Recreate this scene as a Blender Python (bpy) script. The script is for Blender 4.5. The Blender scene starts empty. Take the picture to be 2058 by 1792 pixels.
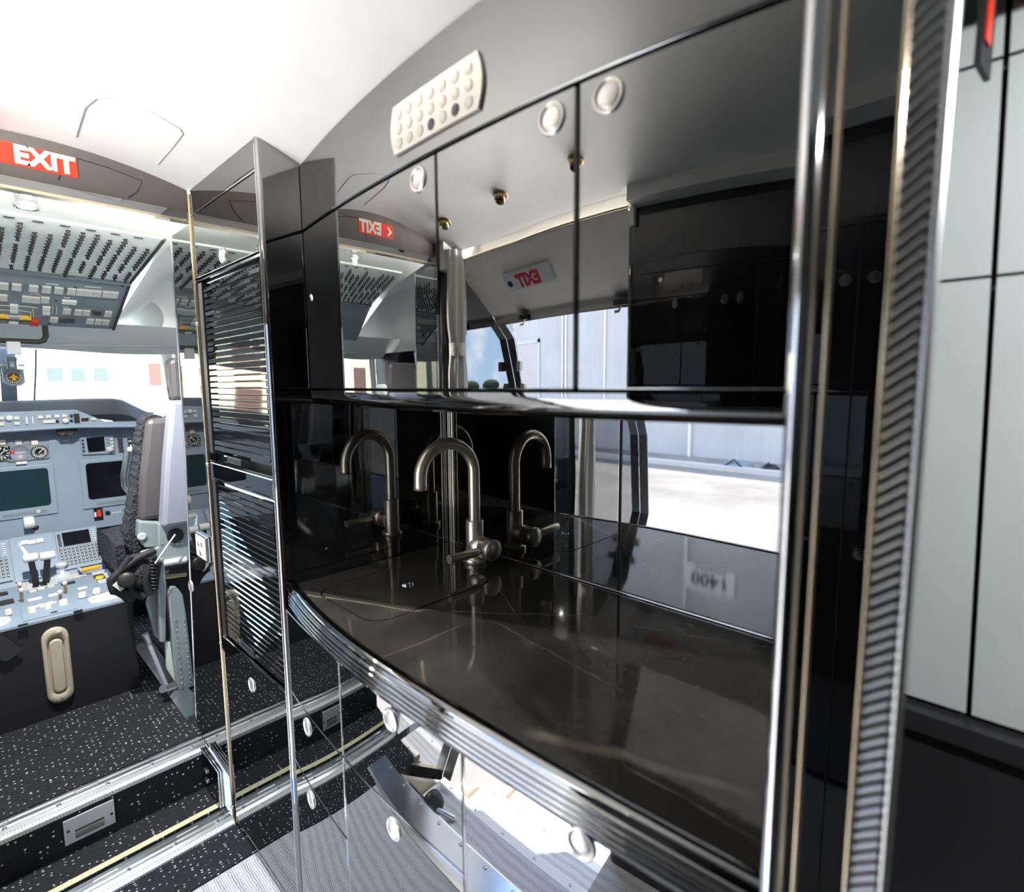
import bpy, math, random
from mathutils import Vector, Matrix
random.seed(7)
S = bpy.context.scene
COL = S.collection
pi = math.pi

# ------------------------------------------------------------------ camera
FPX = 1075.574; CXP, CYP = 1029.0, 896.0
YAW, PIT, ROL = math.radians(46.2618), math.radians(6.60906), math.radians(-0.3941)
EYE = Vector((0, 0, 1.42))
DV = Vector((math.sin(YAW)*math.cos(PIT), math.cos(YAW)*math.cos(PIT), -math.sin(PIT)))
r0 = Vector((math.cos(YAW), -math.sin(YAW), 0)); u0 = r0.cross(DV)
RV = r0*math.cos(ROL) + u0*math.sin(ROL); UV = u0*math.cos(ROL) - r0*math.sin(ROL)
cam = bpy.data.cameras.new('camera'); camo = bpy.data.objects.new('camera', cam); COL.objects.link(camo)
cam.sensor_width = 36.0; cam.sensor_fit = 'HORIZONTAL'; cam.lens = 36.0*FPX/2058.0
cam.clip_start = 0.02; cam.clip_end = 500
camo.matrix_world = Matrix(((RV.x, UV.x, -DV.x, EYE.x), (RV.y, UV.y, -DV.y, EYE.y), (RV.z, UV.z, -DV.z, EYE.z), (0, 0, 0, 1)))
cam.dof.use_dof = True; cam.dof.focus_distance = 1.9; cam.dof.aperture_fstop = 2.5
S.camera = camo

# ------------------------------------------------------------------ world, sun, exposure
S.view_settings.view_transform = 'Standard'; S.view_settings.look = 'None'
S.view_settings.exposure = 0.14; S.view_settings.gamma = 1.0; S.view_settings.use_curve_mapping = False
S.cycles.use_denoising = True
S.cycles.max_bounces = 10; S.cycles.glossy_bounces = 8; S.cycles.diffuse_bounces = 4
S.cycles.transmission_bounces = 6; S.cycles.caustics_reflective = False; S.cycles.caustics_refractive = False
S.cycles.sample_clamp_indirect = 6.0
W = bpy.data.worlds.new('world'); S.world = W; W.use_nodes = True
nt = W.node_tree; nt.nodes.clear()
def wn(t, **k):
    n = nt.nodes.new(t)
    for a, b in k.items(): setattr(n, a, b)
    return n
wo = wn('ShaderNodeOutputWorld'); bg = wn('ShaderNodeBackground'); nt.links.new(bg.outputs[0], wo.inputs[0])
tc = wn('ShaderNodeTexCoord'); sx = wn('ShaderNodeSeparateXYZ'); nt.links.new(tc.outputs['Generated'], sx.inputs[0])
rp = wn('ShaderNodeValToRGB'); nt.links.new(sx.outputs['Z'], rp.inputs[0])
rp.color_ramp.elements[0].position = 0.0; rp.color_ramp.elements[0].color = (0.42, 0.58, 0.80, 1)
rp.color_ramp.elements[1].position = 0.6; rp.color_ramp.elements[1].color = (0.14, 0.32, 0.68, 1)
nz = wn('ShaderNodeTexNoise'); nz.inputs['Scale'].default_value = 3.2; nz.inputs['Detail'].default_value = 7; nz.inputs['Roughness'].default_value = 0.56
nt.links.new(tc.outputs['Generated'], nz.inputs['Vector'])
cr = wn('ShaderNodeValToRGB'); cr.color_ramp.elements[0].position = 0.47; cr.color_ramp.elements[1].position = 0.58
nt.links.new(nz.outputs['Fac'], cr.inputs[0])
mx = wn('ShaderNodeMixRGB'); nt.links.new(cr.outputs[0], mx.inputs[0]); nt.links.new(rp.outputs[0], mx.inputs[1]); mx.inputs[2].default_value = (1.0, 1.0, 1.0, 1)
nt.links.new(mx.outputs[0], bg.inputs[0]); bg.inputs[1].default_value = 9.0

sun = bpy.data.lights.new('sun', 'SUN'); sun.energy = 26.0; sun.angle = 0.01; sun.color = (1, 0.96, 0.9)
suno = bpy.data.objects.new('sun', sun); COL.objects.link(suno)
SUNV = Vector((0.27, 0.30, -0.90)).normalized()
suno.rotation_euler = SUNV.to_track_quat('-Z', 'Y').to_euler(); suno.location = (-6, -2, 9)

def area(name, loc, dirv, sx_, sy_, power, col=(1, 1, 1), along=None):
    l = bpy.data.lights.new(name, 'AREA'); l.shape = 'RECTANGLE'; l.size = sx_; l.size_y = sy_; l.energy = power; l.color = col
    o = bpy.data.objects.new(name, l); COL.objects.link(o); o.location = loc
    z = -Vector(dirv).normalized(); a = Vector(along or (0, 1, 0)); x = (a - z*a.dot(z)).normalized(); y = z.cross(x)
    o.matrix_world = Matrix(((x.x, y.x, z.x, loc[0]), (x.y, y.y, z.y, loc[1]), (x.z, y.z, z.z, loc[2]), (0, 0, 0, 1)))
    return o
# unseen fill lights added to brighten the ceilings: hidden in the slot over the entry and behind the bulkhead header
area('ceiling_fill_light', (-0.315, 1.20, 1.907), (0.75, 0, 0.6), 0.98, 0.020, 25.0, (1, 0.97, 0.93))
area('flight_deck_fill_light', (0.2, 1.835, 1.915), (0, 0.5, 0.85), 0.6, 0.03, 14.0, (1, 0.98, 0.94), along=(1, 0, 0))

sl = bpy.data.lights.new('side_wall_fill_spot', 'SPOT'); sl.energy = 80.0; sl.spot_size = math.radians(75); sl.spot_blend = 0.9; sl.shadow_soft_size = 0.02  # fill light added for the aft side wall, has no fixture
slo = bpy.data.objects.new('side_wall_fill_spot', sl); COL.objects.link(slo); slo.location = (0.25, -0.75, 1.94)
slo.rotation_euler = (Vector((0.93, 0.0, 1.35))-Vector((0.25, -0.75, 1.94))).to_track_quat('-Z', 'Y').to_euler()
# ------------------------------------------------------------------ pixel helpers (a point on a real plane of the place)
def ray(px, py): return DV*FPX + RV*(px-CXP) - UV*(py-CYP)
def P(px, py, x=None, y=None, z=None):
    v = ray(px, py)
    t = (x-EYE.x)/v.x if x is not None else (y-EYE.y)/v.y if y is not None else (z-EYE.z)/v.z
    return EYE + v*t
def Pn(px, py, p, n):
    v = ray(px, py); n = Vector(n); return EYE + v*(((Vector(p)-EYE).dot(n))/v.dot(n))

# ------------------------------------------------------------------ materials
def mat(name, col, rough=0.5, metal=0.0, ior=None, coat=0.0, emit=None, es=1.0, spec=None):
    m = bpy.data.materials.new(name); m.use_nodes = True
    b = m.node_tree.nodes['Principled BSDF']
    b.inputs['Base Color'].default_value = (*col, 1); b.inputs['Roughness'].default_value = rough; b.inputs['Metallic'].default_value = metal
    if ior: b.inputs['IOR'].default_value = ior
    if coat: b.inputs['Coat Weight'].default_value = coat; b.inputs['Coat Roughness'].default_value = 0.03
    if spec is not None: b.inputs['Specular IOR Level'].default_value = spec
    if emit: b.inputs['Emission Color'].default_value = (*emit, 1); b.inputs['Emission Strength'].default_value = es
    # a little colour noise so that every surface is procedural and not dead flat
    t = m.node_tree; n = t.nodes.new('ShaderNodeTexNoise'); n.inputs['Scale'].default_value = 9.0; n.inputs['Detail'].default_value = 3
    tcn = t.nodes.new('ShaderNodeTexCoord'); t.links.new(tcn.outputs['Object'], n.inputs['Vector'])
    mr = t.nodes.new('ShaderNodeMapRange'); mr.inputs['To Min'].default_value = 0.93; mr.inputs['To Max'].default_value = 1.07
    t.links.new(n.outputs['Fac'], mr.inputs['Value'])
    mm = t.nodes.new('ShaderNodeVectorMath'); mm.operation = 'SCALE'; mm.inputs[0].default_value = col
    t.links.new(mr.outputs[0], mm.inputs['Scale']); t.links.new(mm.outputs[0], b.inputs['Base Color'])
    return m
M = {}
LAC_IOR = 3.5
M['lac'] = mat('black_lacquer', (0.003, 0.003, 0.0035), 0.012, 0, LAC_IOR)
M['lacs'] = mat('black_lacquer_slat', (0.003, 0.003, 0.0035), 0.03, 0, LAC_IOR)
M['lac2'] = mat('black_gloss_closet', (0.004, 0.004, 0.005), 0.02, 0, 1.75)
M['plate'] = mat('cream_plate', (0.92, 0.87, 0.78), 0.38, 0.35)
M['platekey'] = mat('cream_key', (0.84, 0.77, 0.66), 0.35, 0.35)
M['darkgap'] = mat('dark_gap', (0.004, 0.004, 0.005), 0.6)
M['matblack'] = mat('matt_black', (0.012, 0.012, 0.014), 0.55)
M['satin'] = mat('satin_black', (0.02, 0.02, 0.022), 0.35)
M['chrome'] = mat('chrome', (0.80, 0.80, 0.82), 0.06, 1.0)
M['steel'] = mat('brushed_steel', (0.62, 0.63, 0.64), 0.28, 1.0)
M['alu'] = mat('aluminium', (0.72, 0.74, 0.76), 0.22, 1.0)
M['gold'] = mat('champagne_gold', (0.82, 0.71, 0.52), 0.16, 1.0)
M['nickel'] = mat('satin_bronze_nickel', (0.90, 0.79, 0.64), 0.33, 0.92)
M['brass'] = mat('dark_brass', (0.42, 0.32, 0.18), 0.2, 1.0)
M['cream'] = mat('cream_plastic', (0.86, 0.80, 0.70), 0.35)
M['pearl'] = mat('pearl_button', (0.98, 0.94, 0.88), 0.33, 0.85)
M['ceil'] = mat('white_ceiling', (0.88, 0.87, 0.85), 0.6)
M['lining'] = mat('cream_lining', (0.80, 0.77, 0.72), 0.6)
M['taupe'] = mat('taupe_bulkhead', (0.13, 0.115, 0.105), 0.45)
M['red'] = mat('exit_red', (0.75, 0.05, 0.02), 0.4)
M['redtxt'] = mat('red_letter', (0.50, 0.01, 0.02), 0.4)
M['white'] = mat('white_plastic', (0.85, 0.85, 0.83), 0.4)
M['ck_white'] = mat('cockpit_lining', (0.85, 0.87, 0.84), 0.6)
M['ck_green'] = mat('breaker_panel_grey', (0.84, 0.89, 0.85), 0.5)
M['ck_blue'] = mat('cockpit_blue_grey', (0.27, 0.34, 0.42), 0.5)
M['ck_grey'] = mat('overhead_blue_grey', (0.22, 0.27, 0.285), 0.5)
M['ck_dark'] = mat('cockpit_dark_trim', (0.028, 0.027, 0.026), 0.7)
M['knob'] = mat('black_knob', (0.012, 0.012, 0.012), 0.4)
M['keyw'] = mat('grey_white_key', (0.66, 0.66, 0.62), 0.45)
M['keyd'] = mat('dark_key', (0.05, 0.055, 0.06), 0.4)
M['screen'] = mat('dark_teal_screen', (0.010, 0.035, 0.042), 0.12)
M['screenb'] = mat('black_screen', (0.006, 0.006, 0.010), 0.12)
M['yellow'] = mat('yellow_knob', (0.80, 0.52, 0.02), 0.4)
M['orange'] = mat('orange_lever', (0.95, 0.45, 0.02), 0.4)
M['beige'] = mat('beige_handle', (0.55, 0.48, 0.38), 0.35)
M['seatgrey'] = mat('seat_leather_grey', (0.075, 0.07, 0.075), 0.5)
M['seatshell'] = mat('seat_shell_grey', (0.26, 0.275, 0.34), 0.4)
M['seatframe'] = mat('seat_frame_grey', (0.30, 0.36, 0.37), 0.35, 0.2)
M['strap'] = mat('black_webbing', (0.012, 0.012, 0.016), 0.7)
M['curtain'] = mat('cream_curtain', (0.74, 0.71, 0.66), 0.7)
M['panelgrey'] = mat('pale_grey_panel', (0.50, 0.55, 0.54), 0.22, 0, 1.5)
M['concrete'] = mat('pale_concrete', (0.60, 0.57, 0.52), 0.9)
M['wallbuild'] = mat('cream_building', (0.78, 0.68, 0.48), 0.8)
M['doorred'] = mat('rust_red_door', (0.15, 0.075, 0.06), 0.7)
M['glassgrey'] = mat('window_grey', (0.10, 0.115, 0.11), 0.3)
M['leaf'] = mat('dark_foliage', (0.025, 0.05, 0.015), 0.9)
M['bark'] = mat('bark', (0.08, 0.06, 0.04), 0.9)
M['tape'] = mat('pale_yellow_tape', (0.70, 0.68, 0.45), 0.5)
M['ltgrey'] = mat('light_grey_plastic', (0.60, 0.62, 0.64), 0.4)
M['lamp'] = mat('lamp_lens', (0.9, 0.88, 0.84), 0.3, emit=(1, 0.95, 0.88), es=6.0)

def node_mat(name, build):
    m = bpy.data.materials.new(name); m.use_nodes = True; t = m.node_tree
    b = t.nodes['Principled BSDF']; build(t, b); return m
def N(t, typ, **k):
    n = t.nodes.new(typ)
    for a, v in k.items():
        if a in ('operation', 'wave_type', 'bands_direction', 'wave_profile', 'feature', 'blend_type', 'data_type', 'clamp', 'distance', 'interpolation_type'): setattr(n, a, v)
        else: n.inputs[a].default_value = v
    return n
def ramp(t, a, b, ca, cb):
    n = t.nodes.new('ShaderNodeValToRGB'); e = n.color_ramp.elements
    e[0].position = a; e[1].position = b; e[0].color = (*ca, 1); e[1].color = (*cb, 1); return n
def speck(t, b):
    tcn = N(t, 'ShaderNodeTexCoord'); mp = N(t, 'ShaderNodeMapping'); mp.inputs['Scale'].default_value = (62, 120, 62)
    t.links.new(tcn.outputs['Object'], mp.inputs[0])
    v = N(t, 'ShaderNodeTexVoronoi', Scale=1.0); v.inputs['Randomness'].default_value = 0.55; t.links.new(mp.outputs[0], v.inputs['Vector'])
    lt = N(t, 'ShaderNodeMath', operation='LESS_THAN'); lt.inputs[1].default_value = 0.20; t.links.new(v.outputs['Distance'], lt.inputs[0])
    sp = N(t, 'ShaderNodeSeparateColor'); t.links.new(v.outputs['Color'], sp.inputs[0])
    l2 = N(t, 'ShaderNodeMath', operation='LESS_THAN'); l2.inputs[1].default_value = 0.40; t.links.new(sp.outputs[0], l2.inputs[0])
    mu = N(t, 'ShaderNodeMath', operation='MULTIPLY'); t.links.new(lt.outputs[0], mu.inputs[0]); t.links.new(l2.outputs[0], mu.inputs[1])
    nz_ = N(t, 'ShaderNodeTexNoise', Scale=160.0); t.links.new(tcn.outputs['Object'], nz_.inputs['Vector'])
    rb = ramp(t, 0.35, 0.7, (0.003, 0.0035, 0.005), (0.014, 0.015, 0.02)); t.links.new(nz_.outputs['Fac'], rb.inputs[0])
    mx_ = N(t, 'ShaderNodeMixRGB'); t.links.new(mu.outputs[0], mx_.inputs[0]); t.links.new(rb.outputs[0], mx_.inputs[1]); mx_.inputs[2].default_value = (0.75, 0.78, 0.80, 1)
    t.links.new(mx_.outputs[0], b.inputs['Base Color']); b.inputs['Roughness'].default_value = 0.95
    bp = N(t, 'ShaderNodeBump', Strength=0.5, Distance=0.004); t.links.new(nz_.outputs['Fac'], bp.inputs['Height']); t.links.new(bp.outputs[0], b.inputs['Normal'])
M['speck'] = node_mat('black_speckled_carpet', speck)
def weave(t, b):
    tcn = N(t, 'ShaderNodeTexCoord')
    w = N(t, 'ShaderNodeTexWave', wave_type='BANDS', bands_direction='X', Scale=52.0, Distortion=5.0); w.inputs['Detail'].default_value = 2.0; w.inputs['Detail Scale'].default_value = 0.5
    t.links.new(tcn.outputs['Object'], w.inputs['Vector'])
    w2 = N(t, 'ShaderNodeTexWave', wave_type='BANDS', bands_direction='X', Scale=9.0, Distortion=6.0); w2.inputs['Detail'].default_value = 2.0; w2.inputs['Detail Scale'].default_value = 0.3
    t.links.new(tcn.outputs['Object'], w2.inputs['Vector'])
    mp = N(t, 'ShaderNodeMapping'); mp.inputs['Scale'].default_value = (330, 130, 1); t.links.new(tcn.outputs['Object'], mp.inputs[0])
    v = N(t, 'ShaderNodeTexVoronoi', Scale=1.0); t.links.new(mp.outputs[0], v.inputs['Vector'])
    a = N(t, 'ShaderNodeMath', operation='MULTIPLY_ADD'); t.links.new(v.outputs['Distance'], a.inputs[0]); a.inputs[1].default_value = 0.55; t.links.new(w.outputs['Fac'], a.inputs[2])
    a2 = N(t, 'ShaderNodeMath', operation='MULTIPLY_ADD'); t.links.new(w2.outputs['Fac'], a2.inputs[0]); a2.inputs[1].default_value = 0.5; t.links.new(a.outputs[0], a2.inputs[2])
    r = ramp(t, 0.2, 1.7, (0.21, 0.215, 0.23), (0.64, 0.65, 0.68)); t.links.new(a2.outputs[0], r.inputs[0])
    t.links.new(r.outputs[0], b.inputs['Base Color']); b.inputs['Roughness'].default_value = 0.9
    bp = N(t, 'ShaderNodeBump', Strength=0.4, Distance=0.003); t.links.new(a.outputs[0], bp.inputs['Height']); t.links.new(bp.outputs[0], b.inputs['Normal'])
M['weave'] = node_mat('grey_woven_carpet', weave)
def stone(t, b):
    tcn = N(t, 'ShaderNodeTexCoord'); sp = N(t, 'ShaderNodeSeparateXYZ'); t.links.new(tcn.outputs['Object'], sp.inputs[0])
    n1 = N(t, 'ShaderNodeTexNoise', Scale=5.0, Detail=6.0, Roughness=0.6); t.links.new(tcn.outputs['Object'], n1.inputs['Vector'])
    base = ramp(t, 0.34, 0.72, (0.034, 0.031, 0.027), (0.085, 0.076, 0.064)); t.links.new(n1.outputs['Fac'], base.inputs[0])
    n2 = N(t, 'ShaderNodeTexNoise', Scale=14.0, Detail=4.0); t.links.new(tcn.outputs['Object'], n2.inputs['Vector'])
    cur = base.outputs[0]
    veins = [((1.19, 0.545), (0.70, 1.02), 0.0016, 0.8, 0.03), ((0.62, 0.78), (0.80, 0.50), 0.0012, 0.35, 0.05), ((0.93, 0.80), (0.62, 0.42), 0.001, 0.30, 0.05), ((0.60, 0.25), (0.53, 0.66), 0.007, 0.28, 0.06), ((0.78, 0.62), (1.02, 0.30), 0.001, 0.35, 0.06)]
    veins = [((0.539, 1.198), (0.66, 0.935), 0.0013, 0.85, 0.012), ((0.655, 0.945), (0.90, 0.63), 0.0011, 0.6, 0.03), ((0.50, 0.812), (0.69, 0.80), 0.0010, 0.35, 0.02), ((0.735, 0.74), (0.704, 0.44), 0.0010, 0.35, 0.03), ((0.53, 0.46), (0.62, 0.21), 0.006, 0.30, 0.03), ((0.93, 0.53), (1.03, 0.30), 0.0010, 0.45, 0.03), ((0.87, 0.88), (0.78, 0.72), 0.0010, 0.35, 0.03), ((0.557, 0.33), (0.556, 0.16), 0.0009, 0.5, 0.02)]
    for (a, c, wd, am, ns) in veins:
        dx, dy = c[0]-a[0], c[1]-a[1]; L = math.hypot(dx, dy); nx, ny = -dy/L, dx/L
        m1 = N(t, 'ShaderNodeMath', operation='MULTIPLY_ADD'); t.links.new(sp.outputs['X'], m1.inputs[0]); m1.inputs[1].default_value = nx; m1.inputs[2].default_value = -(a[0]*nx+a[1]*ny)
        m2 = N(t, 'ShaderNodeMath', operation='MULTIPLY_ADD'); t.links.new(sp.outputs['Y'], m2.inputs[0]); m2.inputs[1].default_value = ny; t.links.new(m1.outputs[0], m2.inputs[2])
        ns_ = N(t, 'ShaderNodeMath', operation='MULTIPLY_ADD'); t.links.new(n1.outputs['Fac'], ns_.inputs[0]); ns_.inputs[1].default_value = ns*2; ns_.inputs[2].default_value = -ns
        m3 = N(t, 'ShaderNodeMath', operation='ADD'); t.links.new(m2.outputs[0], m3.inputs[0]); t.links.new(ns_.outputs[0], m3.inputs[1])
        ab = N(t, 'ShaderNodeMath', operation='ABSOLUTE'); t.links.new(m3.outputs[0], ab.inputs[0])
        mr = N(t, 'ShaderNodeMapRange'); mr.inputs['From Min'].default_value = wd*2.2; mr.inputs['From Max'].default_value = wd*0.4; mr.inputs['To Max'].default_value = am; t.links.new(ab.outputs[0], mr.inputs['Value'])
        # fade along the vein
        l1 = N(t, 'ShaderNodeMath', operation='MULTIPLY_ADD'); t.links.new(sp.outputs['X'], l1.inputs[0]); l1.inputs[1].default_value = dx/L/L; l1.inputs[2].default_value = -(a[0]*dx+a[1]*dy)/L/L
        l2 = N(t, 'ShaderNodeMath', operation='MULTIPLY_ADD'); t.links.new(sp.outputs['Y'], l2.inputs[0]); l2.inputs[1].default_value = dy/L/L; t.links.new(l1.outputs[0], l2.inputs[2])
        fd = N(t, 'ShaderNodeMapRange'); fd.inputs['From Min'].default_value = 1.12; fd.inputs['From Max'].default_value = 0.85; t.links.new(l2.outputs[0], fd.inputs['Value'])
        fe = N(t, 'ShaderNodeMapRange'); fe.inputs['From Min'].default_value = -0.12; fe.inputs['From Max'].default_value = 0.05; t.links.new(l2.outputs[0], fe.inputs['Value'])
        k = N(t, 'ShaderNodeMath', operation='MULTIPLY'); t.links.new(mr.outputs[0], k.inputs[0]); t.links.new(fd.outputs[0], k.inputs[1])
        k2 = N(t, 'ShaderNodeMath', operation='MULTIPLY'); t.links.new(k.outputs[0], k2.inputs[0]); t.links.new(fe.outputs[0], k2.inputs[1])
        g = N(t, 'ShaderNodeMapRange'); g.inputs['From Min'].default_value = 0.38; g.inputs['From Max'].default_value = 0.6; g.inputs['To Min'].default_value = 0.35; t.links.new(n2.outputs['Fac'], g.inputs['Value'])
        k3 = N(t, 'ShaderNodeMath', operation='MULTIPLY'); t.links.new(k2.outputs[0], k3.inputs[0]); t.links.new(g.outputs[0], k3.inputs[1])
        mx_ = N(t, 'ShaderNodeMixRGB'); t.links.new(k3.outputs[0], mx_.inputs[0]); t.links.new(cur, mx_.inputs[1]); mx_.inputs[2].default_value = (0.45, 0.40, 0.30, 1); cur = mx_.outputs[0]
    t.links.new(cur, b.inputs['Base Color']); b.inputs['Roughness'].default_value = 0.05; b.inputs['IOR'].default_value = 1.75
M['stone'] = node_mat('dark_veined_stone', stone)
def corr(t, b):
    tcn = N(t, 'ShaderNodeTexCoord')
    n1 = N(t, 'ShaderNodeTexNoise', Scale=0.6, Detail=4.0); t.links.new(tcn.outputs['Object'], n1.inputs['Vector'])
    r = ramp(t, 0.3, 0.75, (0.50, 0.49, 0.48), (0.60, 0.59, 0.575)); t.links.new(n1.outputs['Fac'], r.inputs[0])
    t.links.new(r.outputs[0], b.inputs['Base Color']); b.inputs['Roughness'].default_value = 0.6
M['corr'] = node_mat('pale_blue_white_sheeting', corr)
def ground(t, b):
    tcn = N(t, 'ShaderNodeTexCoord')
    n1 = N(t, 'ShaderNodeTexNoise', Scale=0.35, Detail=8.0, Roughness=0.65); t.links.new(tcn.outputs['Object'], n1.inputs['Vector'])
    r = ramp(t, 0.3, 0.7, (0.185, 0.170, 0.150), (0.335, 0.318, 0.290)); t.links.new(n1.outputs['Fac'], r.inputs[0])
    t.links.new(r.outputs[0], b.inputs['Base Color']); b.inputs['Roughness'].default_value = 0.95
M['ground'] = node_mat('sunlit_concrete_apron', ground)
def fur(t, b):
    tcn = N(t, 'ShaderNodeTexCoord'); n1 = N(t, 'ShaderNodeTexNoise', Scale=90.0, Detail=4.0); t.links.new(tcn.outputs['Object'], n1.inputs['Vector'])
    r = ramp(t, 0.3, 0.75, (0.006, 0.006, 0.009), (0.06, 0.06, 0.075)); t.links.new(n1.outputs['Fac'], r.inputs[0]); t.links.new(r.outputs[0], b.inputs['Base Color'])
    b.inputs['Roughness'].default_value = 0.95
    bp = N(t, 'ShaderNodeBump', Strength=1.0, Distance=0.02); t.links.new(n1.outputs['Fac'], bp.inputs['Height']); t.links.new(bp.outputs[0], b.inputs['Normal'])
M['fur'] = node_mat('dark_sheepskin', fur)

# ------------------------------------------------------------------ mesh builder
class MB:
    def __init__(s): s.v = []; s.f = []; s.sm = []
    def add(s, vs, fs, smooth=False):
        o = len(s.v); s.v += [tuple(p) for p in vs]
        for f in fs: s.f.append(tuple(o+i for i in f)); s.sm.append(smooth)
        return s
    def box(s, a, b):
        x0, y0, z0 = a; x1, y1, z1 = b
        vs = [(x0,y0,z0),(x1,y0,z0),(x1,y1,z0),(x0,y1,z0),(x0,y0,z1),(x1,y0,z1),(x1,y1,z1),(x0,y1,z1)]
        return s.add(vs, [(0,3,2,1),(4,5,6,7),(0,1,5,4),(1,2,6,5),(2,3,7,6),(3,0,4,7)])
    def obox(s, c, ax, ay, az, hx, hy, hz):
        c = Vector(c); ax, ay, az = Vector(ax)*hx, Vector(ay)*hy, Vector(az)*hz
        vs = [c-ax-ay-az, c+ax-ay-az, c+ax+ay-az, c-ax+ay-az, c-ax-ay+az, c+ax-ay+az, c+ax+ay+az, c-ax+ay+az]
        return s.add(vs, [(0,3,2,1),(4,5,6,7),(0,1,5,4),(1,2,6,5),(2,3,7,6),(3,0,4,7)])
    def prism(s, pts, off):
        """polygon pts (3-D) extruded by vector off"""
        n = len(pts); off = Vector(off); a = [Vector(p) for p in pts]; b = [p+off for p in a]
        return s.add(a+b, [tuple(range(n))[::-1], tuple(range(n, 2*n))] + [(i, (i+1) % n, n+(i+1) % n, n+i) for i in range(n)])
    def tube(s, path, r, n=10, caps=True):
        path = [Vector(p) for p in path]; m = len(path); rs = r if isinstance(r, (list, tuple)) else [r]*m
        rings = []; ref = None
        for i, p in enumerate(path):
            d = (path[min(i+1, m-1)] - path[max(i-1, 0)]).normalized()
            if ref is None:
                ref = Vector((0, 0, 1)) if abs(d.z) < 0.9 else Vector((1, 0, 0))
            a = (ref - d*ref.dot(d)).normalized(); b = d.cross(a); ref = a
            rings.append([p + (a*math.cos(2*pi*k/n) + b*math.sin(2*pi*k/n))*rs[i] for k in range(n)])
        vs = [v for rg in rings for v in rg]
        fs = [(i*n+k, i*n+(k+1) % n, (i+1)*n+(k+1) % n, (i+1)*n+k) for i in range(m-1) for k in range(n)]
        s.add(vs, fs, True)
        if caps: s.add(rings[0], [tuple(range(n))[::-1]]); s.add(rings[-1], [tuple(range(n))])
        return s
    def lathe(s, c, axis, prof, n=20, smooth=True):
        """prof: list of (r, h) along axis"""
        c = Vector(c); d = Vector(axis).normalized(); ref = Vector((0, 0, 1)) if abs(d.z) < 0.9 else Vector((1, 0, 0))
        a = (ref - d*ref.dot(d)).normalized(); b = d.cross(a)
        vs = []; fs = []
        for (r, h) in prof:
            vs += [c + d*h + (a*math.cos(2*pi*k/n) + b*math.sin(2*pi*k/n))*r for k in range(n)]
        m = len(prof)
        fs = [(i*n+k, i*n+(k+1) % n, (i+1)*n+(k+1) % n, (i+1)*n+k) for i in range(m-1) for k in range(n)]
        s.add(vs, fs, smooth)
        if prof[0][0] > 1e-5: s.add(vs[:n], [tuple(range(n))[::-1]])
        if prof[-1][0] > 1e-5: s.add(vs[-n:], [tuple(range(n))])
        return s
    def grid(s, rows, smooth=True, close=False):
        m = len(rows); n = len(rows[0]); vs = [p for r in rows for p in r]
        fs = [(i*n+k, i*n+(k+1) % n, (i+1)*n+(k+1) % n, (i+1)*n+k) for i in range(m-1) for k in range(n if close else n-1)]
        return s.add(vs, fs, smooth)
WM = {}
def mesh(name, mb):
    me = bpy.data.meshes.new(name); me.from_pydata(mb.v, [], mb.f); me.polygons.foreach_set('use_smooth', mb.sm); me.update(); return me
def obj(name, mb, m, parent=None, label=None, cat=None, group=None, kind=None, bevel=0):
    me = mb if isinstance(mb, bpy.types.Mesh) else mesh(name, mb)
    o = bpy.data.objects.new(name, me); COL.objects.link(o)
    if m is not None and not me.materials: me.materials.append(M[m] if isinstance(m, str) else m)
    if parent is not None:
        o.parent = parent; o.matrix_parent_inverse = WM[parent.name].inverted()
    WM[o.name] = Matrix.Identity(4)
    if label: o['label'] = label
    if cat: o['category'] = cat
    if group: o['group'] = group
    if kind: o['kind'] = kind
    if bevel:
        b = o.modifiers.new('bevel', 'BEVEL'); b.width = bevel; b.segments = 2; b.limit_method = 'ANGLE'; b.angle_limit = math.radians(40)
    return o
def thing(name, label, cat, loc=(0, 0, 0), group=None, kind=None):
    o = bpy.data.objects.new(name, None); COL.objects.link(o); o.location = loc; WM[o.name] = Matrix.Translation(loc)
    o.empty_display_size = 0.05
    if kind: o['kind'] = kind
    if label: o['label'] = label
    if cat: o['category'] = cat
    if group: o['group'] = group
    return o
def struct(name, mb, m, parent=None, label=None):
    o = obj(name, mb, m, parent)
    if parent is None: o['kind'] = 'structure'
    if label: o['label'] = label
    return o
def place(o, mat4):
    """put a shared-mesh part (local mesh) with matrix mat4 in world space"""
    o.matrix_basis = mat4; WM[o.name] = mat4.copy(); return o
def frame(c, xa, ya, za): return Matrix(((xa[0], ya[0], za[0], c[0]), (xa[1], ya[1], za[1], c[1]), (xa[2], ya[2], za[2], c[2]), (0, 0, 0, 1)))
def text_mesh(body, size, depth=0.0005, offset=0.0, align='CENTER', bold=True):
    cu = bpy.data.curves.new('lettering', 'FONT'); cu.body = body; cu.size = size; cu.extrude = depth; cu.offset = offset; cu.align_x = align; cu.align_y = 'CENTER'; cu.resolution_u = 2
    o = bpy.data.objects.new('lettering', cu); COL.objects.link(o)
    dg = bpy.context.evaluated_depsgraph_get(); me = bpy.data.meshes.new_from_object(o.evaluated_get(dg))
    bpy.data.objects.remove(o); me.name = 'lettering'; return me
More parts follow.
